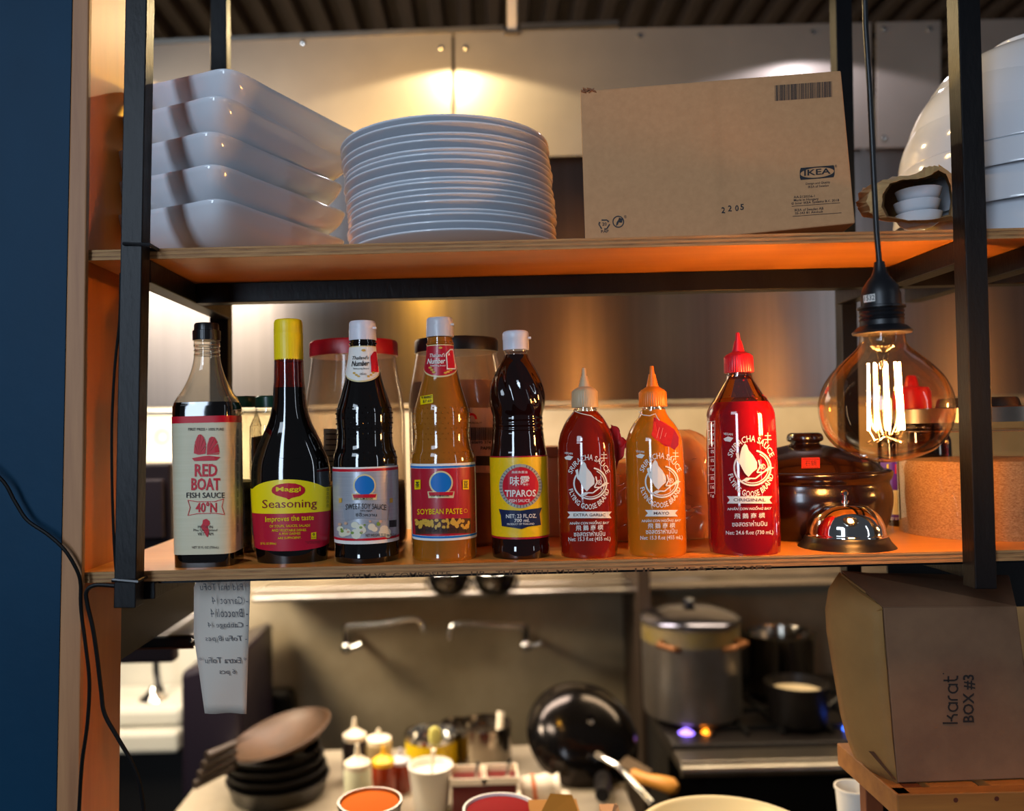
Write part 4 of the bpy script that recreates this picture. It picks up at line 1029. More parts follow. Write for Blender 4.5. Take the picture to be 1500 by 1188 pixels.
pr = B.pr(.0012); pr.rect(1299, 680, 1301.5, 765); pr.build('yellow_edge', M_yel, lab)
# rice jar
Rj = Bottle('rice_jar', 'big clear canister of uncooked rice with steel rimmed lid behind the right post', 1440, 797, .165, cat='jar')
p = Rj.body([(803, 100), (800, 107), (790, 109), (700, 109.5), (632, 109.5), (624, 108), (618, 107)])
Rj.lathe('jar_wall', glass('canister_plastic', '#f2ece2', .06), None, raw=p, seg=72, cap1=False)
Rj.lathe('rice', mat('uncooked_rice', '#d9b48a', .75, var=('#a87c50', (330, 330, 700), .35), bump=((400, 400, 700), 1.0)), [(800, 98), (796, 105), (785, 107), (676, 107), (672, 104), (671, 50), (670, 2)], 0, seg=72)
Rj.lathe('rim_band', M_bright, [(618, 110), (618, 111), (598, 111), (597, 109), (597, 60)], 0, seg=72)
Rj.lathe('lid_knob', M_blackp, [(598, 54), (596, 55), (586, 52), (583, 50), (583, 20)], 0, seg=48)
MB().tube([(Rj.X+Rj.surf.r(Rj.z(630))*math.cos(a), Rj.Y+Rj.surf.r(Rj.z(630))*math.sin(a), Rj.z(630)) for a in [2*pi*i/60 for i in range(60)]], .0012, 6, closed=True).build('moulded_ring', glass('bright_clear_glass', '#ffffff', .35), Rj.t, smooth=True)

# ------------------------------------------------------------ pendant filament bulb
Bz = P(1294, 600, -.08)
B = Bottle('pendant_bulb', 'big glowing globe filament bulb hanging on a black cord before the shelf', 1300, 760, -.08, cat='lamp', zbase=0)
lamp = B.t
B.X = P(1296, 592, -.08).x; B.z0 = -9
lamp.location.z = Bz.z; lamp.location.x = B.X; OFF[lamp.name] = Vector((B.X, -.08, Bz.z))
B.lathe('glass_globe', glass('amber_bulb_glass', '#ffe3c0', .04), [(677, .5), (676, 18), (669, 42), (659, 62), (645, 76), (628, 85.5), (608, 90.5), (590, 91), (570, 86), (552, 77), (535, 63), (522, 49), (512, 38), (504, 32.5), (495, 31), (486, 31)], 4, seg=72, cap0=False, cap1=False, ang=0)
B.lathe('socket', mat('black_bakelite', '#141418', .4), [(489, 38), (489, 40), (486, 41), (479, 34), (477, 30), (470, 29.5), (468, 31), (466, 29), (463, 31), (460, 29), (457, 31), (454, 29), (452, 33), (449.5, 33), (448, 27.5), (432, 27), (420, 24), (410, 17), (404, 12), (396, 9), (384, 7)], 0, seg=56)
pr = Print(RoundSurf(B.X, B.Y, [(27.5*B.sc, B.z(448)), (27*B.sc, B.z(430))]), .0004); pr.poly([(1264.5, 433), (1281.5, 430), (1282, 441), (1265.5, 443.5)]); stk = pr.build('number_sticker', M_white, lamp, 'small white sticker')
pr = Print(RoundSurf(B.X, B.Y, [(27.5*B.sc, B.z(448)), (27*B.sc, B.z(430))]), .0007); pr.text('1532', 1266, 433.5, 1281, 441, .02, rise=2); pr.build('sticker_number', M_ink, stk)
B.lathe('glass_stem', glass('clear_glass', '#f4f4ee', .2), [(540, 5), (525, 7), (512, 10), (500, 16), (488, 20)], 3, seg=24)
M_fil = mat('glowing_filament', '#ffb060', .5); 
nt = M_fil.node_tree; bs = nt.nodes['Principled BSDF']; bs.inputs['Emission Color'].default_value = (1, .54, .18, 1); bs.inputs['Emission Strength'].default_value = 420
for k in range(9):
    a = 2*pi*k/9+.2; r1, r2 = 21*B.sc, 24*B.sc
    MB().tube([(B.X+r1*math.cos(a), B.Y+r1*math.sin(a), B.z(532)), (B.X+r2*math.cos(a), B.Y+r2*math.sin(a), B.z(630))], .0010, 6).build('filament', M_fil, lamp, smooth=True)
    MB().tube([(B.X+r2*math.cos(a), B.Y+r2*math.sin(a), B.z(630)), (B.X+(r2-.005)*math.cos(a), B.Y+(r2-.005)*math.sin(a), B.z(643)), (B.X+r2*1.1*math.cos(a), B.Y+r2*1.1*math.sin(a), B.z(648)), (B.X+.001*math.cos(a), B.Y+.001*math.sin(a), B.z(640))], .0004, 4).build('support_wire', M_chrome, lamp, smooth=True)
B.lathe('centre_rod', M_chrome, [(642, 1.2), (540, 1.2)], 0, seg=8)
MB().tube([(B.X, B.Y, B.z(388)), P(1284, 340, -.08), P(1279, 240, -.08), P(1274, 130, -.08), P(1268, 40, -.08), P(1264, -120, -.08)], .0029, 10).build('cord', M_blackp, lamp, smooth=True)
for X in (1.22, 2.0):
    copy_tree(lamp, (X, -.08, lamp.location.z), 'glowing globe filament bulb on a black cord, further along beyond the right post' if X < 1.5 else 'glowing globe filament bulb on a cord at the far right of the counter')

# ------------------------------------------------------------ cables on the left jamb
def cable(label, pts, r=.0022):
    p = []
    q = [P(x, y, Y) for x, y, Y in pts]
    for i in range(len(q)-1):
        a, b = q[i], q[i+1]; z = q[i-1] if i else a; d = q[i+2] if i+2 < len(q) else b
        for k in range(6):
            t = k/6; p.append(.5*(2*a+(b-z)*t+(2*z-5*a+4*b-d)*t*t+(3*a-z-3*b+d)*t**3))
    p.append(q[-1]); return tag(MB().tube(p, r, 8).build('power_cable', mat('black_cable', '#060607', .5, spec=.25), smooth=True), label, 'cable', 'black cables on the left post and jamb')
cable('black cable hanging across the blue wall to the end of the lower shelf', [(-60, 655, -.03), (0, 700, -.022), (22, 735, -.02), (40, 762, -.02), (70, 783, -.02), (95, 806, -.02), (113, 836, -.018), (118, 856, -.016), (118, 880, -.016), (120, 905, -.016), (126, 950, -.018), (131, 1000, -.018), (128, 1060, -.018), (120, 1120, -.018), (115, 1200, -.018)])
cable('black cable running down the timber jamb and off to the right', [(168, 858, -.012), (140, 857, -.012), (127, 866, -.013), (128, 885, -.014), (136, 920, -.016), (142, 960, -.016), (148, 1010, -.016), (153, 1045, -.018), (172, 1080, -.02), (192, 1115, -.02), (205, 1150, -.02), (212, 1200, -.02)], .0025)
cable('thin black cable running down behind the left front post', [(177, 400, -.004), (175, 470, -.003), (168, 540, -.003), (164, 620, -.003), (164, 700, -.003), (166, 770, -.003), (168, 812, -.004), (170, 838, -.004)], .0017)

# ------------------------------------------------------------ note, tray, take-out boxes, crate
nt_ = T('order_note', P(325, 852, .04), 'long paper slip with mirrored handwriting hanging under the lower shelf', 'note')
mb = MB(); rows = []
for i in range(15):
    t = i/14; y = 846+t*(1045-846)
    xl = 286+ (0 if t < .1 else 0)+ (-2 if t < .5 else (t-.5)*28) ; xr = 367-6*t
    if t < .06: xl = 290
    rows.append([mb.b.verts.new(P(xl+(xr-xl)*j/8, y+2.2*math.sin(j)*(t == 1)*.4, .045+.004*math.sin(t*5+j*.35)+.012*t*0)) for j in range(9)])
for A, C in zip(rows, rows[1:]):
    for j in range(8): mb.b.faces.new((A[j], A[j+1], C[j+1], C[j]))
sheet = mb.build('paper_slip', mat('thin_paper', '#cdc2b4', .7, sss=.0, bump=((30, 30, 30), .3)), nt_, smooth=True, solid=.0003)
pr = Print(PlaneSurf((0, .0396, 0), (1, .0396, 0), (0, .0396, 1)), 0, 0)
Zt = lambda x, y: (150+x/3.32, 830+y/3.32)
for s_, x0, y0, x1, y1 in (('* Pad thai ToFu', 474, 80, 712, 115), ('- Carrot  4', 532, 146, 708, 182), ('- Broccoli 4', 526, 204, 708, 246), ('- Cabbage  4', 512, 270, 708, 304), ('- ToFu 8 pcs', 500, 336, 705, 370), ('* Extra ToFu *', 468, 440, 702, 470), ('6 pcs', 568, 498, 648, 530)):
    zt(pr, s_, x0, y0, x1, y1, -.004, mirror=True, shear=.2)
pr.build('handwriting', mat('pen_ink', '#4a4a50', .6), sheet)
tr = T('under_shelf_tray', P(250, 953, .25), 'dark flat tray with a rounded corner below the left end of the shelf', 'tray')
a = P(214, 952, .28); b = P(283, 952, .28)
MB().box(a.x-.03, b.x, .28, .44, a.z, a.z+.02).build('tray_body', mat('dark_tray', '#191316', .35), tr, bevel=.006, bseg=3)
MB().box(a.x-.03, b.x+.001, .279, .281, a.z, a.z+.0035).build('tray_rim', mat('copper_edge', '#6d4636', .4, .5), tr, bevel=.001)
MB().tube([P(279, 940, .277), P(282, 937, .277)], .002, 8).build('tray_stud', M_chrome, tr, smooth=True)

kb = T('takeout_box_stack', P(1400, 1150, .12), 'stack of nested brown kraft take-out boxes on a wooden crate', 'box')
yF = .075; yB = .20
FT = [P(1294, 890, yF), P(1489, 889, yF), P(1522, 1156, yF+.005), P(1315, 1149, yF)]
BK = [P(1230, 838, yB), P(1478, 842, yB), P(1520, 1090, yB), P(1262, 1130, yB)]
zcr = P(1400, 1159, .05).z
for v_ in BK[2:]+FT[2:]: v_.z = max(v_.z, zcr+.001)
M_kraft = mat('kraft_board', '#8f6848', .75, var=('#6d4a34', (9, 9, 9), .5), bump=((200, 200, 200), .1))
M_kraftL = mat('kraft_board_side', '#a67a40', .75, var=('#8c6433', (12, 12, 12), .5))
mb = MB(); mb.hexa([FT[3], FT[2], BK[2], BK[3], FT[0], FT[1], BK[1], BK[0]]); mb.build('front_carton', M_kraft, kb, bevel=.0012)
# bulging left side made of nested sheets, their free edges showing
edge = [(1230, 838), (1214, 862), (1209, 892), (1211, 925), (1217, 962), (1224, 1004), (1231, 1045), (1240, 1080), (1252, 1110), (1264, 1132)]
fr = [(1292, 889), (1294, 920), (1296, 950), (1299, 980), (1301, 1010), (1304, 1040), (1306, 1070), (1309, 1098), (1312, 1125), (1315, 1149)]
for li, sh in enumerate((0, 4.5, 8)):
    mb = MB(); rows = []
    for (ex, ey), (fx, fy) in zip(edge, fr):
        a_ = P(fx, fy, yF+.0005+li*.003); b_ = P(ex+sh, ey+sh*.3, yB-.06); b_.z = max(b_.z, zcr+.001); row = []
        for j in range(7):
            t = j/6; v = a_.lerp(b_, t); bul = math.sin(pi*t)*.006; row.append(mb.b.verts.new(v+Vector((-bul+li*.0016, 0, 0))))
        rows.append(row)
    for A, C in zip(rows, rows[1:]):
        for j in range(6): mb.b.faces.new((A[j], A[j+1], C[j+1], C[j]))
    mb.build('side_flap', M_kraftL, kb, smooth=True, solid=.0009)
mb = MB(); mb.face([P(1232, 836, yB-.06), P(1476, 858, yB-.04), P(1489, 888.5, yF), P(1293, 889, yF)]); mb.build('top_flap', M_kraft, kb, solid=.001)
mb = MB(); mb.bar(P(1233, 842, yB-.07), P(1268, 868, yB-.10), .002, .001); mb.build('slot_edge', M_kraftL, kb)
mb = MB(); mb.bar(P(1262, 908, yF+.03), P(1292, 892, yF-.001), .0022, .0012); mb.build('slot_edge', M_kraftL, kb)
mb = MB(); mb.face([P(1272, 1100, yF+.02), P(1280, 1101, yF+.018), P(1313, 1143, yF-.002), P(1308, 1141, yF-.001)]); mb.build('corner_slit', mat('dark_slit', '#4a2c14', .9), kb)
pr = Print(PlaneSurf(FT[0], FT[1], FT[3]), .0007, 0)
pr.text('BOX #3', 1410, 988, 1428, 1058, .035, vert=True)
# rounded stencil letters of the first line, reading upwards: k a r a t
def up(u, v): return (1402.5-v*22, 1059-u*71)   # u along the word 0..1, v height 0..1
W_ = 2.5
pr.line([up(0, 0), up(0, 1)], W_); pr.line([up(.03, .42), up(.09, .42), up(.16, .72)], W_); pr.line([up(.09, .42), up(.17, .3), up(.17, 0)], W_)
for c_ in (.33, .71):
    pts = [up(c_+.085*math.cos(a), .31+.30*math.sin(a)) for a in [2*pi*i/18 for i in range(2, 17)]]; pr.line(pts, W_); pr.line([up(c_+.085, .62), up(c_+.085, 0)], W_)
pr.line([up(.48, 0), up(.48, .45), up(.52, .6), up(.57, .62)], W_)
pr.line([up(.88, .95), up(.88, .2), up(.91, .03), up(.98, .02)], W_); pr.line([up(.84, .62), up(.97, .62)], W_); e_ = up(1.02, .95); pr.ell(e_[0], e_[1], 1.1, 1.1, 8)
pr.build('box_lettering', mat('black_print', '#1d1512', .7), kb)
crt = T('wooden_crate', P(1400, 1190, .15), 'rough pine crate with open frame under the take-out boxes', 'crate')
zc = P(1400, 1159, .05).z
xa = P(1312, 1160, .05).x; xb = P(1700, 1160, .05).x; ybk = .215
M_pine = mat('rough_pine', '#b27432', .6, var=('#8a5220', (3, 40, 40), .5), bump=((6, 90, 90), .15))
M_pined = mat('dark_pine', '#7a3c16', .6, var=('#5e2c10', (20, 20, 4), .5))
MB().box(xa, xb, .045, .065, zc-.030, zc).build('rail', M_pine, crt, bevel=.0015)
bl_ = P(1238, 1088, .30)
MB().hexa([(xa-.001, .045, zc-.03), (xa+.018, .046, zc-.03), (xa+.018, ybk, zc-.03), (xa-.001, ybk, zc-.03), (xa-.001, .045, zc), (xa+.018, .046, zc), (xa+.018, ybk, zc), (xa-.001, ybk, zc)]).build('rail', M_pine, crt, bevel=.0015)
MB().box(xa+.018, xb, ybk-.02, ybk, zc-.03, zc).build('rail', M_pined, crt, bevel=.0015)
for y in (.067, ybk-.042): MB().box(xa+.0185, xa+.042, y, y+.02, -.54, zc-.001).build('corner_post', M_pined, crt, bevel=.0015)
for k in range(5): MB().box(xa+.05+k*.075, xa+.11+k*.075, .066, ybk-.021, zc-.012, zc-.0005).build('slat', M_pine, crt, bevel=.001)
for y_ in (0, 1): MB().lathe(P(1400+y_*60, 1172-y_*2, .0449), [(.0005, -.0003), (.003, .0002)], 10, tilt=Matrix.Rotation(pi/2, 3, 'X')).build('knot', mat('pine_knot', '#5a2410', .6), crt)
# pass counter below the frame with the things standing on it
zp = -.545
pc = T('pass_counter', (0, .2, -1.6), 'stainless pass counter just below the picture edge', 'counter')
MB().box(P(118, 1188, .1).x+.02, 1.9, -.02, .50, zp-.03, zp-.0005).build('worktop', M_bright, pc, bevel=.003)
MB().box(P(118, 1188, .1).x+.06, 1.8, .02, .46, -1.6, zp-.031).build('cabinet', M_dark, pc)
cb = T('cream_bowl', (0, 0, zp), 'large cream bowl at the bottom edge with an empty inside', 'bowl')
c = P(1066, 1170, .36); R = .143; hh = P(1060, 1164, .36+R).z-zp
cb.location = (c.x, .36, zp); OFF[cb.name] = Vector((c.x, .36, zp))
MB().lathe((c.x, .36, zp), smoothprof([(.06, 0), (.07, .003), (.11, hh*.45), (R-.004, hh*.93), (R, hh)], 4)+[(R-.003, hh+.001), (R-.010, hh*.95), (.10, hh*.5), (.05, .012), (.002, .01)], 60, cap1=False).build('bowl_shell', mat('cream_glaze', '#efd9a4', .3), cb, smooth=True, ang=60)
# red lid tub, orange sauce, cardboard tops
def tub(name, label, cat, cx, cy, Y, hwpx, m_side, m_top, top='contents', zb=zp, lip=True):
    c = P(cx, cy, Y); r = hwpx*(1+Y)/F; t = T(name, (c.x, Y, zb), label, cat); h = c.z-zb
    MB().lathe((c.x, Y, zb), [(r*.8, 0), (r*.95, h*.9), (r, h*.95), (r, h), (r-.004, h), (r-.005, h-.012)], 40, cap1=True).build('tub_wall', m_side, t, smooth=True)
    MB().lathe((c.x, Y, zb), [(r-.0045, h-.011), (r-.006, h-.004), (r*.5, h-.001), (.001, h)], 40).build(top, m_top, t, smooth=True)
    return t
tub('sauce_tub', 'steel tub brim full of bright orange sauce at the bottom edge', 'tub', 542, 1172, .40, 47, M_bright, mat('orange_sauce', '#d96500', .6, spec=.05))
tub('lidded_tub', 'round tub with bright red lid at the bottom edge', 'tub', 733, 1184, .38, 55, M_white, mat('red_tub_lid', '#8c0004', .6, spec=.05), 'tub_lid')
M_cb = mat('warm_card', '#a8701c', .8)
t = T('open_carton', P(818, 1188, .3), 'open brown carton with a pointed flap beside the red tub lid', 'box')
t.location.z = zp; OFF[t.name] = Vector((t.location.x, t.location.y, zp))
MB().hexa([P(780, 1215, .30), P(856, 1215, .30), P(856, 1215, .303), P(780, 1215, .303), P(806, 1162, .34), P(838, 1164, .34), P(838, 1164, .343), P(806, 1162, .343)]).build('flap', M_cb, t)
a, b = P(780, 1214, .30), P(856, 1214, .30); MB().box(a.x, b.x, .30, .40, zp, a.z).build('carton', M_cb, t)
t = T('open_carton', P(900, 1188, .3), 'small pale carton corner left of the cream bowl', 'box'); t.location.z = zp; OFF[t.name] = Vector((t.location.x, t.location.y, zp))
MB().hexa([P(893, 1200, .25), P(908, 1200, .25), P(908, 1200, .253), P(893, 1200, .253), P(900, 1177, .27), P(906, 1180, .27), P(906, 1180, .273), P(900, 1177, .273)]).build('flap', M_card, t)
a, b = P(885, 1200, .25), P(912, 1200, .25); MB().box(a.x, b.x, .25, .30, zp, a.z).build('carton', M_card, t)
t = T('white_cup', P(1234, 1170, .3), 'white plastic cup half hidden behind the wooden crate', 'cup'); t.location.z = zp; OFF[t.name] = Vector((t.location.x, t.location.y, zp))
X_, Z_ = P(1250, 1152, .42).x, P(1250, 1152, .42).z-zp
t.location.y = .42; t.location.x = X_; OFF[t.name] = Vector((X_, .42, zp))
MB().lathe((X_, .42, zp), [(.022, 0), (.028, Z_*.95), (.030, Z_*.96), (.030, Z_), (.027, Z_), (.026, Z_-.02), (.001, Z_-.02)], 28).build('cup_wall', mat('white_plastic', '#e4ded2', .35), t, smooth=True)

# ------------------------------------------------------------ kitchen behind, out of focus
zk = -.85; zs = -.81
kc = T('kitchen_counter', (0, 1.7, -1.6), 'long stainless prep counter behind the rack', 'counter')
xl = P(232, 1188, 1.2).x; xr = P(925, 1150, 1.3).x
MB().box(xl, xr, 1.12, 1.74, zk-.035, zk-.0005).build('worktop', mat('prep_steel', '#b5a790', .4, .4, var=('#9a8d78', (7, 7, 7), .5)), kc, bevel=.004)
MB().box(xl+.04, xr-.02, 1.16, 1.72, -1.6, zk-.036).build('cabinet', M_dark, kc)
st = T('gas_range', (1.2, 1.9, -1.6), 'dark gas range with bright steel front rail at the right', 'stove')
sx0 = P(985, 1120, 1.6).x
MB().box(sx0, 2.3, 1.60, 2.28, zs-.05, zs-.0005).build('cooktop', mat('black_enamel', '#161210', .35), st, bevel=.004)
MB().box(sx0, 2.3, 1.655, 2.25, -1.6, zs-.051).build('oven_front', M_dark, st)
MB().box(sx0, 2.3, 1.50, 1.598, zs-.045, zs-.012).build('front_ledge', mat('ledge_steel', '#8a8278', .35, 1), st, bevel=.004)
MB().tube([(sx0, 1.49, zs-.035), (2.3, 1.49, zs-.035)], .017, 14).build('front_rail', M_bright, st, smooth=True)
for k in range(6): MB().lathe((sx0+.12+k*.13, 1.65, zs-.11), [(.018, 0), (.018, .02), (.014, .03)], 16, tilt=Matrix.Rotation(pi/2, 3, 'X')).build('knob', M_blackp, st, smooth=True)
for gx in (.25, .62, 1.0):
    mb = MB()
    for d_ in (-.11, 0, .11):
        mb.box(sx0+gx+d_-.006, sx0+gx+d_+.006, 1.66, 2.1, zs, zs+.014); mb.box(sx0+gx-.15, sx0+gx+.15, 1.88+d_*1.5-.006, 1.88+d_*1.5+.006, zs, zs+.0139)
    mb.build('burner_grate', M_dark, st)
def flame(cx, cy, w, col, nm):
    m = mat('flame_'+nm, '#000000', .5); e = m.node_tree.nodes['Principled BSDF']; e.inputs['Emission Color'].default_value = col; e.inputs['Emission Strength'].default_value = 6
    c = P(cx, cy, 1.72)
    MB().lathe((c.x, 1.70, c.z-.012), smoothprof([(.001, 0), (w, .006), (w*.8, .014), (.001, .026)], 3), 12).build('flame', m, st, smooth=True)
flame(1034, 1070, .022, (1, .25, .01, 1), 'orange'); flame(1003, 1070, .026, (.22, .12, .75, 1), 'violet'); flame(1236, 1064, .012, (.05, .15, 1, 1), 'blue')
# stainless column between the two stations, and ledges
tag(MB().box(P(934, 900, 2.0).x, P(952, 900, 2.0).x, 1.98, 2.30, -1.6, -.1).build('partition', mat('dark_partition', '#3a2c20', .5, .4)), 'dark upright divider between the prep counter and the range', 'divider')
sh = T('wall_shelf', P(650, 876, 2.2), 'bright steel wall ledge above the swivel faucets', 'shelf')
a = P(372, 872, 2.05); b = P(930, 872, 2.05)
MB().box(a.x, b.x, 2.05, 2.3, a.z-.004, a.z+.004).build('ledge', M_bright, sh)
MB().tube([(a.x, 2.04, a.z-.012), (b.x, 2.04, a.z-.012)], .010, 12).build('rolled_edge', M_bright, sh, smooth=True)
MB().tube([(a.x, 2.04, a.z+.02), (b.x, 2.04, a.z+.02)], .004, 12).build('guard_rail', M_bright, sh, smooth=True)
sh = T('wire_shelf', P(1100, 850, 2.1), 'steel rod shelf above the stock pot', 'shelf')
a = P(950, 848, 2.0); b = P(1225, 845, 2.0)
for k in range(4): MB().tube([(a.x, 2.0+k*.09, a.z), (b.x+.3, 2.0+k*.09, a.z)], .008, 8).build('rod', M_bright, sh, smooth=True)
MB().box(a.x, b.x+.3, 1.99, 2.28, a.z-.035, a.z-.028).build('tray', mat('dull_steel', '#6a5c50', .4, .8), sh)
# two hanging steel funnels at the top
def lath(name, label, cat, cx, base, Y, pts, m, part, n=2, group=None, seg=40, capt=True):
    X = P(cx, base, Y).x; s_ = (1+Y)/F; zb = P(cx, base, Y).z; t = T(name, (X, Y, zb), label, cat, group)
    MB().lathe((X, Y, zb), [(max(hw*s_, .0005), h*s_) for h, hw in pts], seg, n=n, cap1=capt).build(part, m, t, smooth=True)
    return t, X, zb, s_
for cx, l in ((657, 'left'), (726, 'right')):
    t, X, zb, s_ = lath('hanging_scoop', '%s of the two round steel ladles hanging upside down above the faucets' % l, 'ladle', cx, 873, 1.95, [(0, 1), (2, 14), (10, 25), (24, 31), (36, 32)], mat('dark_bowl_steel', '#4c4640', .25, 1), 'ladle_bowl', group='round ladles hanging above the faucets', capt=False)
    MB().tube([(X+32*s_*math.cos(a), 1.95+32*s_*math.sin(a), zb+36*s_) for a in [2*pi*i/24 for i in range(24)]], .006, 8, closed=True).build('ladle_rim', M_chrome, t, smooth=True)
    for sg in (-1, 1): MB().tube([(X+sg*33*s_*math.sin(a), 1.95-.03, zb+36*s_-34*s_*math.cos(a-.2)+.0) for a in [.9+.07*i for i in range(10)]], .005, 8).build('ladle_arm', M_chrome, t, smooth=True)
# faucets
def faucet(label, pts, valve):
    q = [P(x, y, 2.1) for x, y in pts]; t = T('swivel_faucet', P(valve[0], valve[1], 2.25), label, 'faucet', 'swivel faucets on the kitchen wall')
    MB().tube(q, .011, 12).build('spout', M_chrome, t, smooth=True)
    v = P(valve[0], valve[1], 2.12)
    MB().ball(v, .024, 14).build('valve', M_chrome, t, smooth=True)
    MB().tube([v, v+Vector((0, .2, 0))], .014, 10).build('wall_pipe', M_chrome, t, smooth=True)
    MB().tube([v+Vector((.02, -.01, 0)), v+Vector((.055, -.012, .012))], [.010, .014], 10).build('handle', M_chrome, t, smooth=True)
    MB().tube([v, Vector((v.x, 2.1, q[0].z if valve[0] < 600 else q[-1].z))], .012, 10).build('riser', M_chrome, t, smooth=True)
faucet('left swivel faucet, its spout curving down at the right end', [(508, 917), (530, 916), (560, 914), (590, 908), (605, 906), (613, 908), (619, 916), (620, 924)], (508, 948))
faucet('right swivel faucet, its spout curving down at the left end', [(658, 936), (659, 924), (664, 915), (674, 913), (710, 914), (740, 917), (770, 917)], (770, 946))
# stock pot
B = Bottle('stock_pot', 'tall dented aluminium stock pot with yellow stains boiling on the range', 1015, 1062, 1.85, cat='pot', zbase=zs+.0155)
M_alu = mat('dull_aluminium', '#a19a94', .35, .9, var=('#7d7060', (5, 5, 3), .5))
zt0 = B.z(885); hpot = zt0-B.z0; rp = .158
def LP(part, m, prof, **k): return MB().lathe((B.X, B.Y, B.z0), prof, 56, **k).build(part, m, B.t, smooth=True)
hp = P(1015, 905, 1.85).z-B.z0
LP('pot_wall', M_alu, [(rp*.93, 0), (rp*.99, .008), (rp, .02), (rp, hp-.01), (rp*1.03, hp-.006), (rp*1.03, hp), (rp*.98, hp), (rp*.97, hp-.03)])
LP('pot_lid', mat('lid_steel', '#5a5a66', .2, 1), smoothprof([(rp*1.04, hp+.001), (rp*1.04, hp+.006), (rp*.9, hp+.02), (rp*.5, hp+.038), (.02, hp+.042)], 3))
LP('lid_knob', M_blackp, [(.012, hp+.042), (.022, hp+.06), (.015, hp+.066)])
LP('stain_band', mat('turmeric_stain', '#8a7434', .5, .5, var=('#75695a', (9, 9, 12), .5)), [(rp*1.002, hp-.065), (rp*1.003, hp-.06), (rp*1.003, hp-.012)], cap0=False, cap1=False)
for sg in (-1, 1):
    z_ = B.z0+hp-.05; MB().tube([(B.X+sg*rp*.75, B.Y-rp*.7, z_), (B.X+sg*(rp*.75+.02), B.Y-rp*.7-.04, z_), (B.X+sg*(rp*.5+.02), B.Y-rp*.85-.045, z_-.005), (B.X+sg*rp*.45, B.Y-rp*.89, z_-.02)], .009, 10).build('handle', mat('brown_handle', '#7a4a20', .5, .5), B.t, smooth=True)
def pan(name, label, cat, cx, base, Y, hw, hpx, m, z=None, taper=.9, handle=None, inner=None, group=None):
    X = P(cx, base, Y).x; s_ = (1+Y)/F; zb = P(cx, base, Y).z if z is None else z; t = T(name, (X, Y, zb), label, cat, group)
    r, h = hw*s_, hpx*s_
    MB().lathe((X, Y, zb), [(r*taper*.96, 0), (r*taper, .004), (r, h-.004), (r*1.03, h), (r*.98, h+.001), (r*.96, h-.006), (r*taper*.9, .012), (.002, .01)], 44, cap1=False).build('pan_wall', m, t, smooth=True)
    if inner: MB().lathe((X, Y, zb), [(r*.93, h*.55), (r*.9, h*.75), (.002, h*.8)], 36).build('food', inner, t, smooth=True)
    if handle:
        a_, b_ = P(*handle[0]), P(*handle[1]); MB().tube([a_, a_.lerp(b_, .5), b_], [.009, .010, .012], 10).build('handle', handle[2], t, smooth=True)
    return t
M_blk = mat('black_iron', '#1a1614', .4, .4)
pan('saucepan', 'shiny steel pot behind the small saucepan on the range', 'pot', 1146, 1052, 2.02, 48, 88, mat('shiny_steel', '#8d8478', .18, 1), z=zs+.015)
pan('saucepan', 'small black saucepan with pale inside on the front burner', 'pot', 1170, 1086, 1.74, 44, 56, M_blk, z=zs+.015, handle=((1205, 1042, 1.72), (1243, 1012, 1.78), M_blk), inner=mat('pale_broth', '#cbb894', .5))
# woks and pans at the left
for k in range(4):
    pan('frying_pan', ('lowest', 'second', 'third', 'fourth')[k]+' of the black pans nested at the left of the counter', 'pan', 408-2*k, 1160, 1.42, 72-2*k, 26, M_blk, z=zk+.026*k, handle=((345, 1122-11*k, 1.32), (285+6*k, 1150-14*k, 1.24), mat('pan_handle', ('#3a2c22', '#c07a2c', '#4c4038', '#8c8478')[k], .5)), group='black pans nested on the counter')
X = P(412, 1080, 1.44); tl = Matrix.Rotation(-.26, 3, 'Y') @ Matrix.Rotation(.10, 3, 'X')
t = T('wok', (X.x, X.y, X.z-.03), 'tilted wok with a brown seasoned inside on top of the pans', 'wok')
r = 74*2.44/F; pf = smoothprof([(.03, -.045), (r*.5, -.034), (r*.85, -.010), (r, .01)], 4)
MB().lathe((X.x, X.y, X.z), pf+[(r*1.02, .012), (r*.99, .013)]+[(q_[0]*.98, q_[1]+.005) for q_ in pf[::-1]]+[(.001, -.04)], 48, tilt=tl, cap1=False).build('wok_bowl', mat('brown_wok', '#4a2d12', .5, .2, var=('#33200d', (14, 14, 14), .5)), t, smooth=True)
# black phone like panel on wall and equipment at far left
tag(MB().box(P(372, 1050, 2.2).x, P(425, 1050, 2.2).x, 2.22, 2.31, P(400, 1062, 2.2).z, P(400, 1018, 2.2).z).build('wall_box', M_dark, bevel=.02), 'small dark box on the wall above the tilted wok', 'box')
eq = T('pot_washer', (P(310, 1180, 1.75).x, 1.75, -1.6), 'dark tall machine cabinet behind the hanging paper note', 'machine')
a, b = P(263, 1100, 1.75), P(352, 1100, 1.75)
MB().hexa([(a.x, 1.75, -1.6), (b.x, 1.75, -1.6), (b.x, 2.2, -1.6), (a.x, 2.2, -1.6), P(263, 985, 1.75), P(352, 955, 1.75), P(352, 955, 1.75)+Vector((0, .45, 0)), P(263, 985, 1.75)+Vector((0, .45, 0))]).build('machine_body', mat('dark_violet_steel', '#1e1620', .35, .3), eq, bevel=.02)
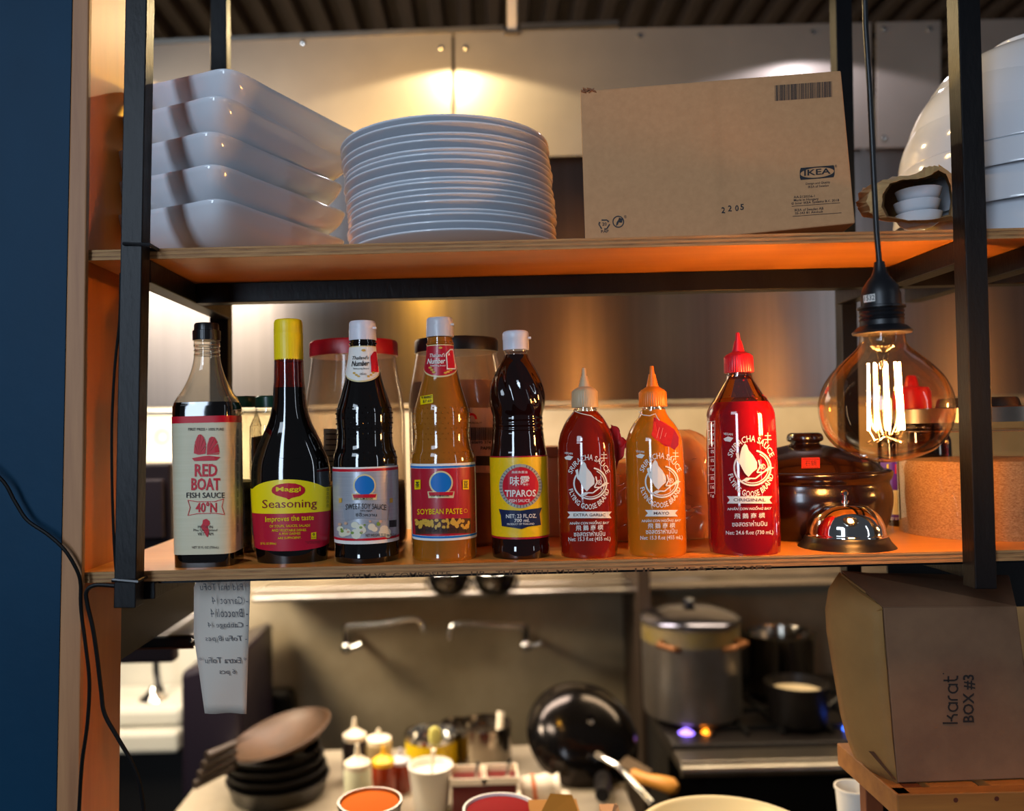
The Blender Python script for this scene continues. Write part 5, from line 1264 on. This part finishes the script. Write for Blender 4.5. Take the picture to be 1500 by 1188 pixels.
# white hand sink
sk = T('hand_sink', P(210, 1090, 2.2), 'white hand sink with gooseneck tap at the far left wall', 'sink')
a, b = P(120, 1090, 2.0), P(268, 1090, 2.0); M_sink = mat('white_sink', '#b9b4a6', .3)
z1, z0_ = P(200, 1045, 2.0).z, P(200, 1098, 2.0).z
MB().box(a.x, b.x, 2.28, 2.31, z0_, P(200, 850, 2.28).z).build('splash_panel', M_sink, sk)
MB().box(a.x, b.x, 1.95, 2.28, z0_, z0_+.075).build('basin_front', M_sink, sk, bevel=.015)
MB().box(a.x, b.x, 1.99, 2.28, z0_+.076, z1+.02).build('basin_rim', M_sink, sk, bevel=.02)
MB().tube([P(228, 955, 2.1), P(229, 985, 2.1), P(232, 1004, 2.08), P(236, 1012, 2.06)], .012, 10).build('tap', M_dark, sk, smooth=True)
c = P(225, 1018, 2.1); MB().lathe(c, [(.06, -.025), (.05, -.01), (.02, .015), (.012, .03)], 24).build('tap_base', M_chrome, sk, smooth=True)
MB().box(a.x, b.x, 2.05, 2.3, -1.6, z0_-.03).build('pedestal', M_dark, sk)
# far left pieces seen between post and jamb through the lower bay
wp = T('wall_poster', P(235, 640, 2.25), 'pale poster with a round grey logo seen left of the cream label bottle', 'poster')
a, b = P(214, 676, 2.3), P(262, 608, 2.3); MB().box(a.x-.1, b.x, 2.295, 2.31, a.z, b.z+.05).build('sheet', mat('poster_paper', '#e6dcc0', .6), wp)
c = P(238, 640, 2.29); MB().tube([c+Vector((.025*math.cos(a), 0, .025*math.sin(a))) for a in [2*pi*i/20 for i in range(20)]], .006, 6, closed=True).build('round_logo', mat('poster_grey', '#7a7a80', .6), wp)
tag(MB().box(P(252, 730, 2.2).x, P(268, 730, 2.2).x, 2.2, 2.28, P(260, 742, 2.2).z, P(260, 672, 2.2).z).build('blue_box', mat('blue_card', '#223f86', .5), bevel=.004), 'deep blue box behind the dark till at the left', 'box')
tl_ = T('till_screen', P(230, 800, .9), 'dark screen back standing behind the left post', 'screen')
a, b = P(196, 806, .9), P(250, 678, .9); MB().box(a.x-.12, b.x, .90, .94, a.z-.25, b.z).build('screen_back', mat('dark_plum_plastic', '#241c24', .4), tl_, bevel=.006)
a, b = P(212, 790, .885), P(238, 702, .885); MB().box(a.x-.05, b.x, .885, .8995, a.z, b.z).build('housing', mat('plum_plastic', '#2f2630', .4), tl_, bevel=.004)
MB().box(a.x-.16, a.x-.10, .90, .94, a.z-.33, a.z-.02).build('stand', M_dark, tl_)
# squeeze bottles and condiments in the middle
def squeeze(label, cx, base, Y, hw, h, m, mt):
    s_ = (1+Y)/F
    X = P(cx, base, Y).x; t = T('squeeze_bottle', (X, Y, zk), label, 'bottle', 'squeeze bottles on the prep counter')
    ztop = P(cx, base-h, Y).z-zk; r = hw*s_; L_ = ztop
    MB().lathe((X, Y, zk), [(r*.92, 0), (r, .006), (r, L_*.62), (r*.9, L_*.66)], 28).build('body', m, t, smooth=True)
    MB().lathe((X, Y, zk), [(r*.93, L_*.66), (r*.95, L_*.74), (r*.5, L_*.80), (r*.22, L_*.84), (r*.12, L_)], 28).build('nozzle_cap', mt, t, smooth=True)
    return t, X, s_
M_sq = mat('clear_squeeze', '#cdc9a8', .3); M_cream = mat('cream_nozzle', '#eddcc0', .4)
squeeze('cream topped squeeze bottle of dark sauce, the rear one left of the orange sauces', 521, 1150, 1.50, 18, 98, mat('dark_squeeze', '#2a211e', .3), M_cream)
squeeze('pale squeeze bottle with cream nozzle at the front left of the condiments', 525, 1180, 1.28, 20, 90, M_sq, M_cream)
M_chili = mat('dark_orange_sauce', '#7a2508', .25, coat=.4)
squeeze('dark orange sauce bottle with a yellow cap beside the pale squeeze bottle', 563, 1180, 1.36, 17, 88, M_chili, mat('yellow_nozzle', '#eeb414', .4))
squeeze('dark orange sauce bottle with a pale top, right of the yellow capped one', 588, 1180, 1.42, 16, 84, M_chili, mat('grey_nozzle', '#b9b4b8', .4))
squeeze('cream capped bottle behind the dark orange sauce bottles', 556, 1150, 1.62, 19, 82, mat('beige_bottle', '#b9a070', .4), M_cream)
def tin(name, label, cat, cx, base, Y, hw, h, m, extra=None, top=None, taper=1.0, z=zk):
    s_ = (1+Y)/F; X = P(cx, base, Y).x; t = T(name, (X, Y, z), label, cat); r = hw*s_; H = P(cx, base-h, Y).z-z
    MB().lathe((X, Y, z), [(r*taper*.98, 0), (r*taper, .004), (r, H-.004), (r*1.03, H-.002), (r*1.02, H), (r*.95, H), (r*.93, H-.02), (.001, H-.025)], 36, cap1=False).build('wall', m, t, smooth=True)
    return t, X, H, r
t, X, H, r = tin('food_can', 'big yellow food can with red specks behind the squeeze bottles', 'can', 634, 1150, 1.60, 38, 78, M_chrome)
MB().lathe((X, 1.60, zk), [(r*1.01, H*.12), (r*1.01, H*.82)], 36, cap0=False, cap1=False).build('can_label', mat('can_yellow', '#dcb800', .4, var=('#c8a400', (60, 60, 60), .5)), t, smooth=True)
tin('steel_canister', 'steel canister right of the yellow can holding a pale spatula', 'canister', 712, 1150, 1.60, 38, 92, mat('shiny_steel', '#8d8478', .18, 1))
tin('steel_canister', 'shorter steel canister half hidden between the yellow can and the spatula canister', 'canister', 672, 1130, 1.70, 24, 72, mat('shiny_steel', '#8d8478', .18, 1))
a, b = P(727, 1110, 1.58), P(734, 1042, 1.62)
sp = T('spatula', a, 'pale spatula handle sticking up from the steel canister', 'spatula'); MB().tube([a, b], [.008, .012], 10).build('handle', M_cream, sp, smooth=True)
t, X, H, r = tin('plastic_cup', 'white plastic cup with a spoon in front of the yellow can', 'cup', 632, 1186, 1.30, 32, 66, mat('white_plastic', '#e4ded2', .35), taper=.78)
a, b = P(632, 1140, 1.30), P(637, 1072, 1.27); sp = T('spoon', a, 'spoon standing in the white plastic cup', 'spoon')
MB().tube([a, P(635, 1098, 1.28)], .006, 8).build('handle', M_cream, sp, smooth=True)
MB().lathe(P(637, 1078, 1.27), smoothprof([(.001, -.03), (.014, -.018), (.017, 0), (.013, .018), (.001, .026)], 3), 16, k=.4).build('spoon_bowl', mat('pale_yellow_plastic', '#efe27a', .4), sp, smooth=True)
for cx, base, l, hw in ((687, 1178, 'left', 24), (733, 1176, 'right', 24)):
    s_ = 2.3/F; X = P(cx, base, 1.3).x; H = P(cx, base-50, 1.3).z-zk; r = hw*s_
    t = T('sauce_container', (X, 1.3, zk), '%s of the two square clear containers of dark red sauce' % l, 'container', 'square containers of red sauce')
    MB().box(X-r, X+r, 1.3-r, 1.3+r, zk, zk+H*.8).build('sauce', mat('dark_red_sauce', '#5a0c0e', .3), t, bevel=.006)
    mb = MB()
    for q_ in ((X-r*1.08, X+r*1.08, 1.3-r*1.08, 1.3-r), (X-r*1.08, X+r*1.08, 1.3+r, 1.3+r*1.08), (X-r*1.08, X-r, 1.3-r, 1.3+r), (X+r, X+r*1.08, 1.3-r, 1.3+r)): mb.box(*q_, zk+H*.78, zk+H*.95)
    tag(mb.build('rim', M_cream, t), kind='stuff')
    a = P(cx+8, base-30, 1.28); MB().tube([a, a+Vector((.012, .02, .05))], .004, 8).build('dipper', M_chrome, t, smooth=True)
# towel roll
a, b = P(762, 1158, 1.34), P(820, 1150, 1.34)
t = T('rolled_towel', (a.x, 1.34, zk), 'rolled white towel with an orange stripe on the prep counter', 'towel')
MB().tube([a+(b-a)*k for k in (0, .1, .3, .5, .7, .85, 1)], [.022, .034, .036, .033, .036, .026, .032], 16).build('towel_cloth', mat('white_towel', '#e0d2bc', .8, bump=((40, 40, 40), .5)), t, smooth=True)
MB().tube([a+(b-a)*.30, a+(b-a)*.40], .0368, 16).build('stripe', mat('towel_stripe', '#cf6a3a', .8), t, smooth=True)
MB().box(a.x-.03, b.x+.03, 1.28, 1.40, zk, a.z-.030).build('folded_towel', mat('white_towel', '#e0d2bc', .8), t, bevel=.01)
# leaning wok at the right with wok ring, tools
c = P(852, 1074, 1.55); r = 82*2.55/F
t = T('wok', (c.x, 1.6, zk), 'large black polished wok leaning with its shiny underside showing', 'wok')
tl = Matrix.Rotation(.78, 3, 'X') @ Matrix.Rotation(.18, 3, 'Y')
pf = smoothprof([(r, .0), (r*.97, .018), (r*.8, .058), (r*.5, .085), (r*.1, .095)], 5)
pfi = [(q_[0]*.97, q_[1]-.006) for q_ in pf[::-1]]
MB().lathe(c+Vector((0, -.02, 0)), pf+[(.002, .095)]+[(.001, .09)]+pfi, 56, tilt=tl, cap0=False, cap1=False).build('wok_bowl', mat('polished_black_steel', '#2a2624', .16, .9), t, smooth=True, ang=80)
MB().lathe((c.x, 1.60, zk), [(.13, 0), (.12, .07), (.115, .09)], 40, cap0=True, cap1=True).build('wok_ring', M_blk, t, smooth=True)
tag(MB().tube([P(875, 1106, 1.36), P(905, 1122, 1.28), P(955, 1176, 1.2)], [.010, .007, .008], 10).build('ladle', M_chrome, smooth=True), 'long steel ladle handle leaning in front of the black wok', 'ladle')
t = T('cleaver', P(930, 1150, 1.25), 'wooden handled scraper lying at the counter end', 'tool')
MB().tube([P(928, 1136, 1.36), P(948, 1142, 1.32), P(965, 1146, 1.3), P(985, 1152, 1.28), P(992, 1156, 1.27)], [.018, .015, .019, .022, .012], 12).build('handle', mat('honey_wood', '#c9862c', .5), t, smooth=True)
MB().hexa([P(905, 1122, 1.40), P(948, 1142, 1.36), P(955, 1130, 1.40), P(918, 1108, 1.45)] + [v+Vector((0, 0, .004)) for v in (P(905, 1122, 1.40), P(948, 1142, 1.36), P(955, 1130, 1.40), P(918, 1108, 1.45))]).build('blade', mat('dull_blade', '#5c4a36', .5, .5), t)
tag(MB().tube([P(882, 1132, 1.45), P(884, 1150, 1.35), P(882, 1165, 1.25)], [.022, .026, .018], 12).build('brush', M_blk, smooth=True), 'stubby black brush handle below the wok', 'brush')
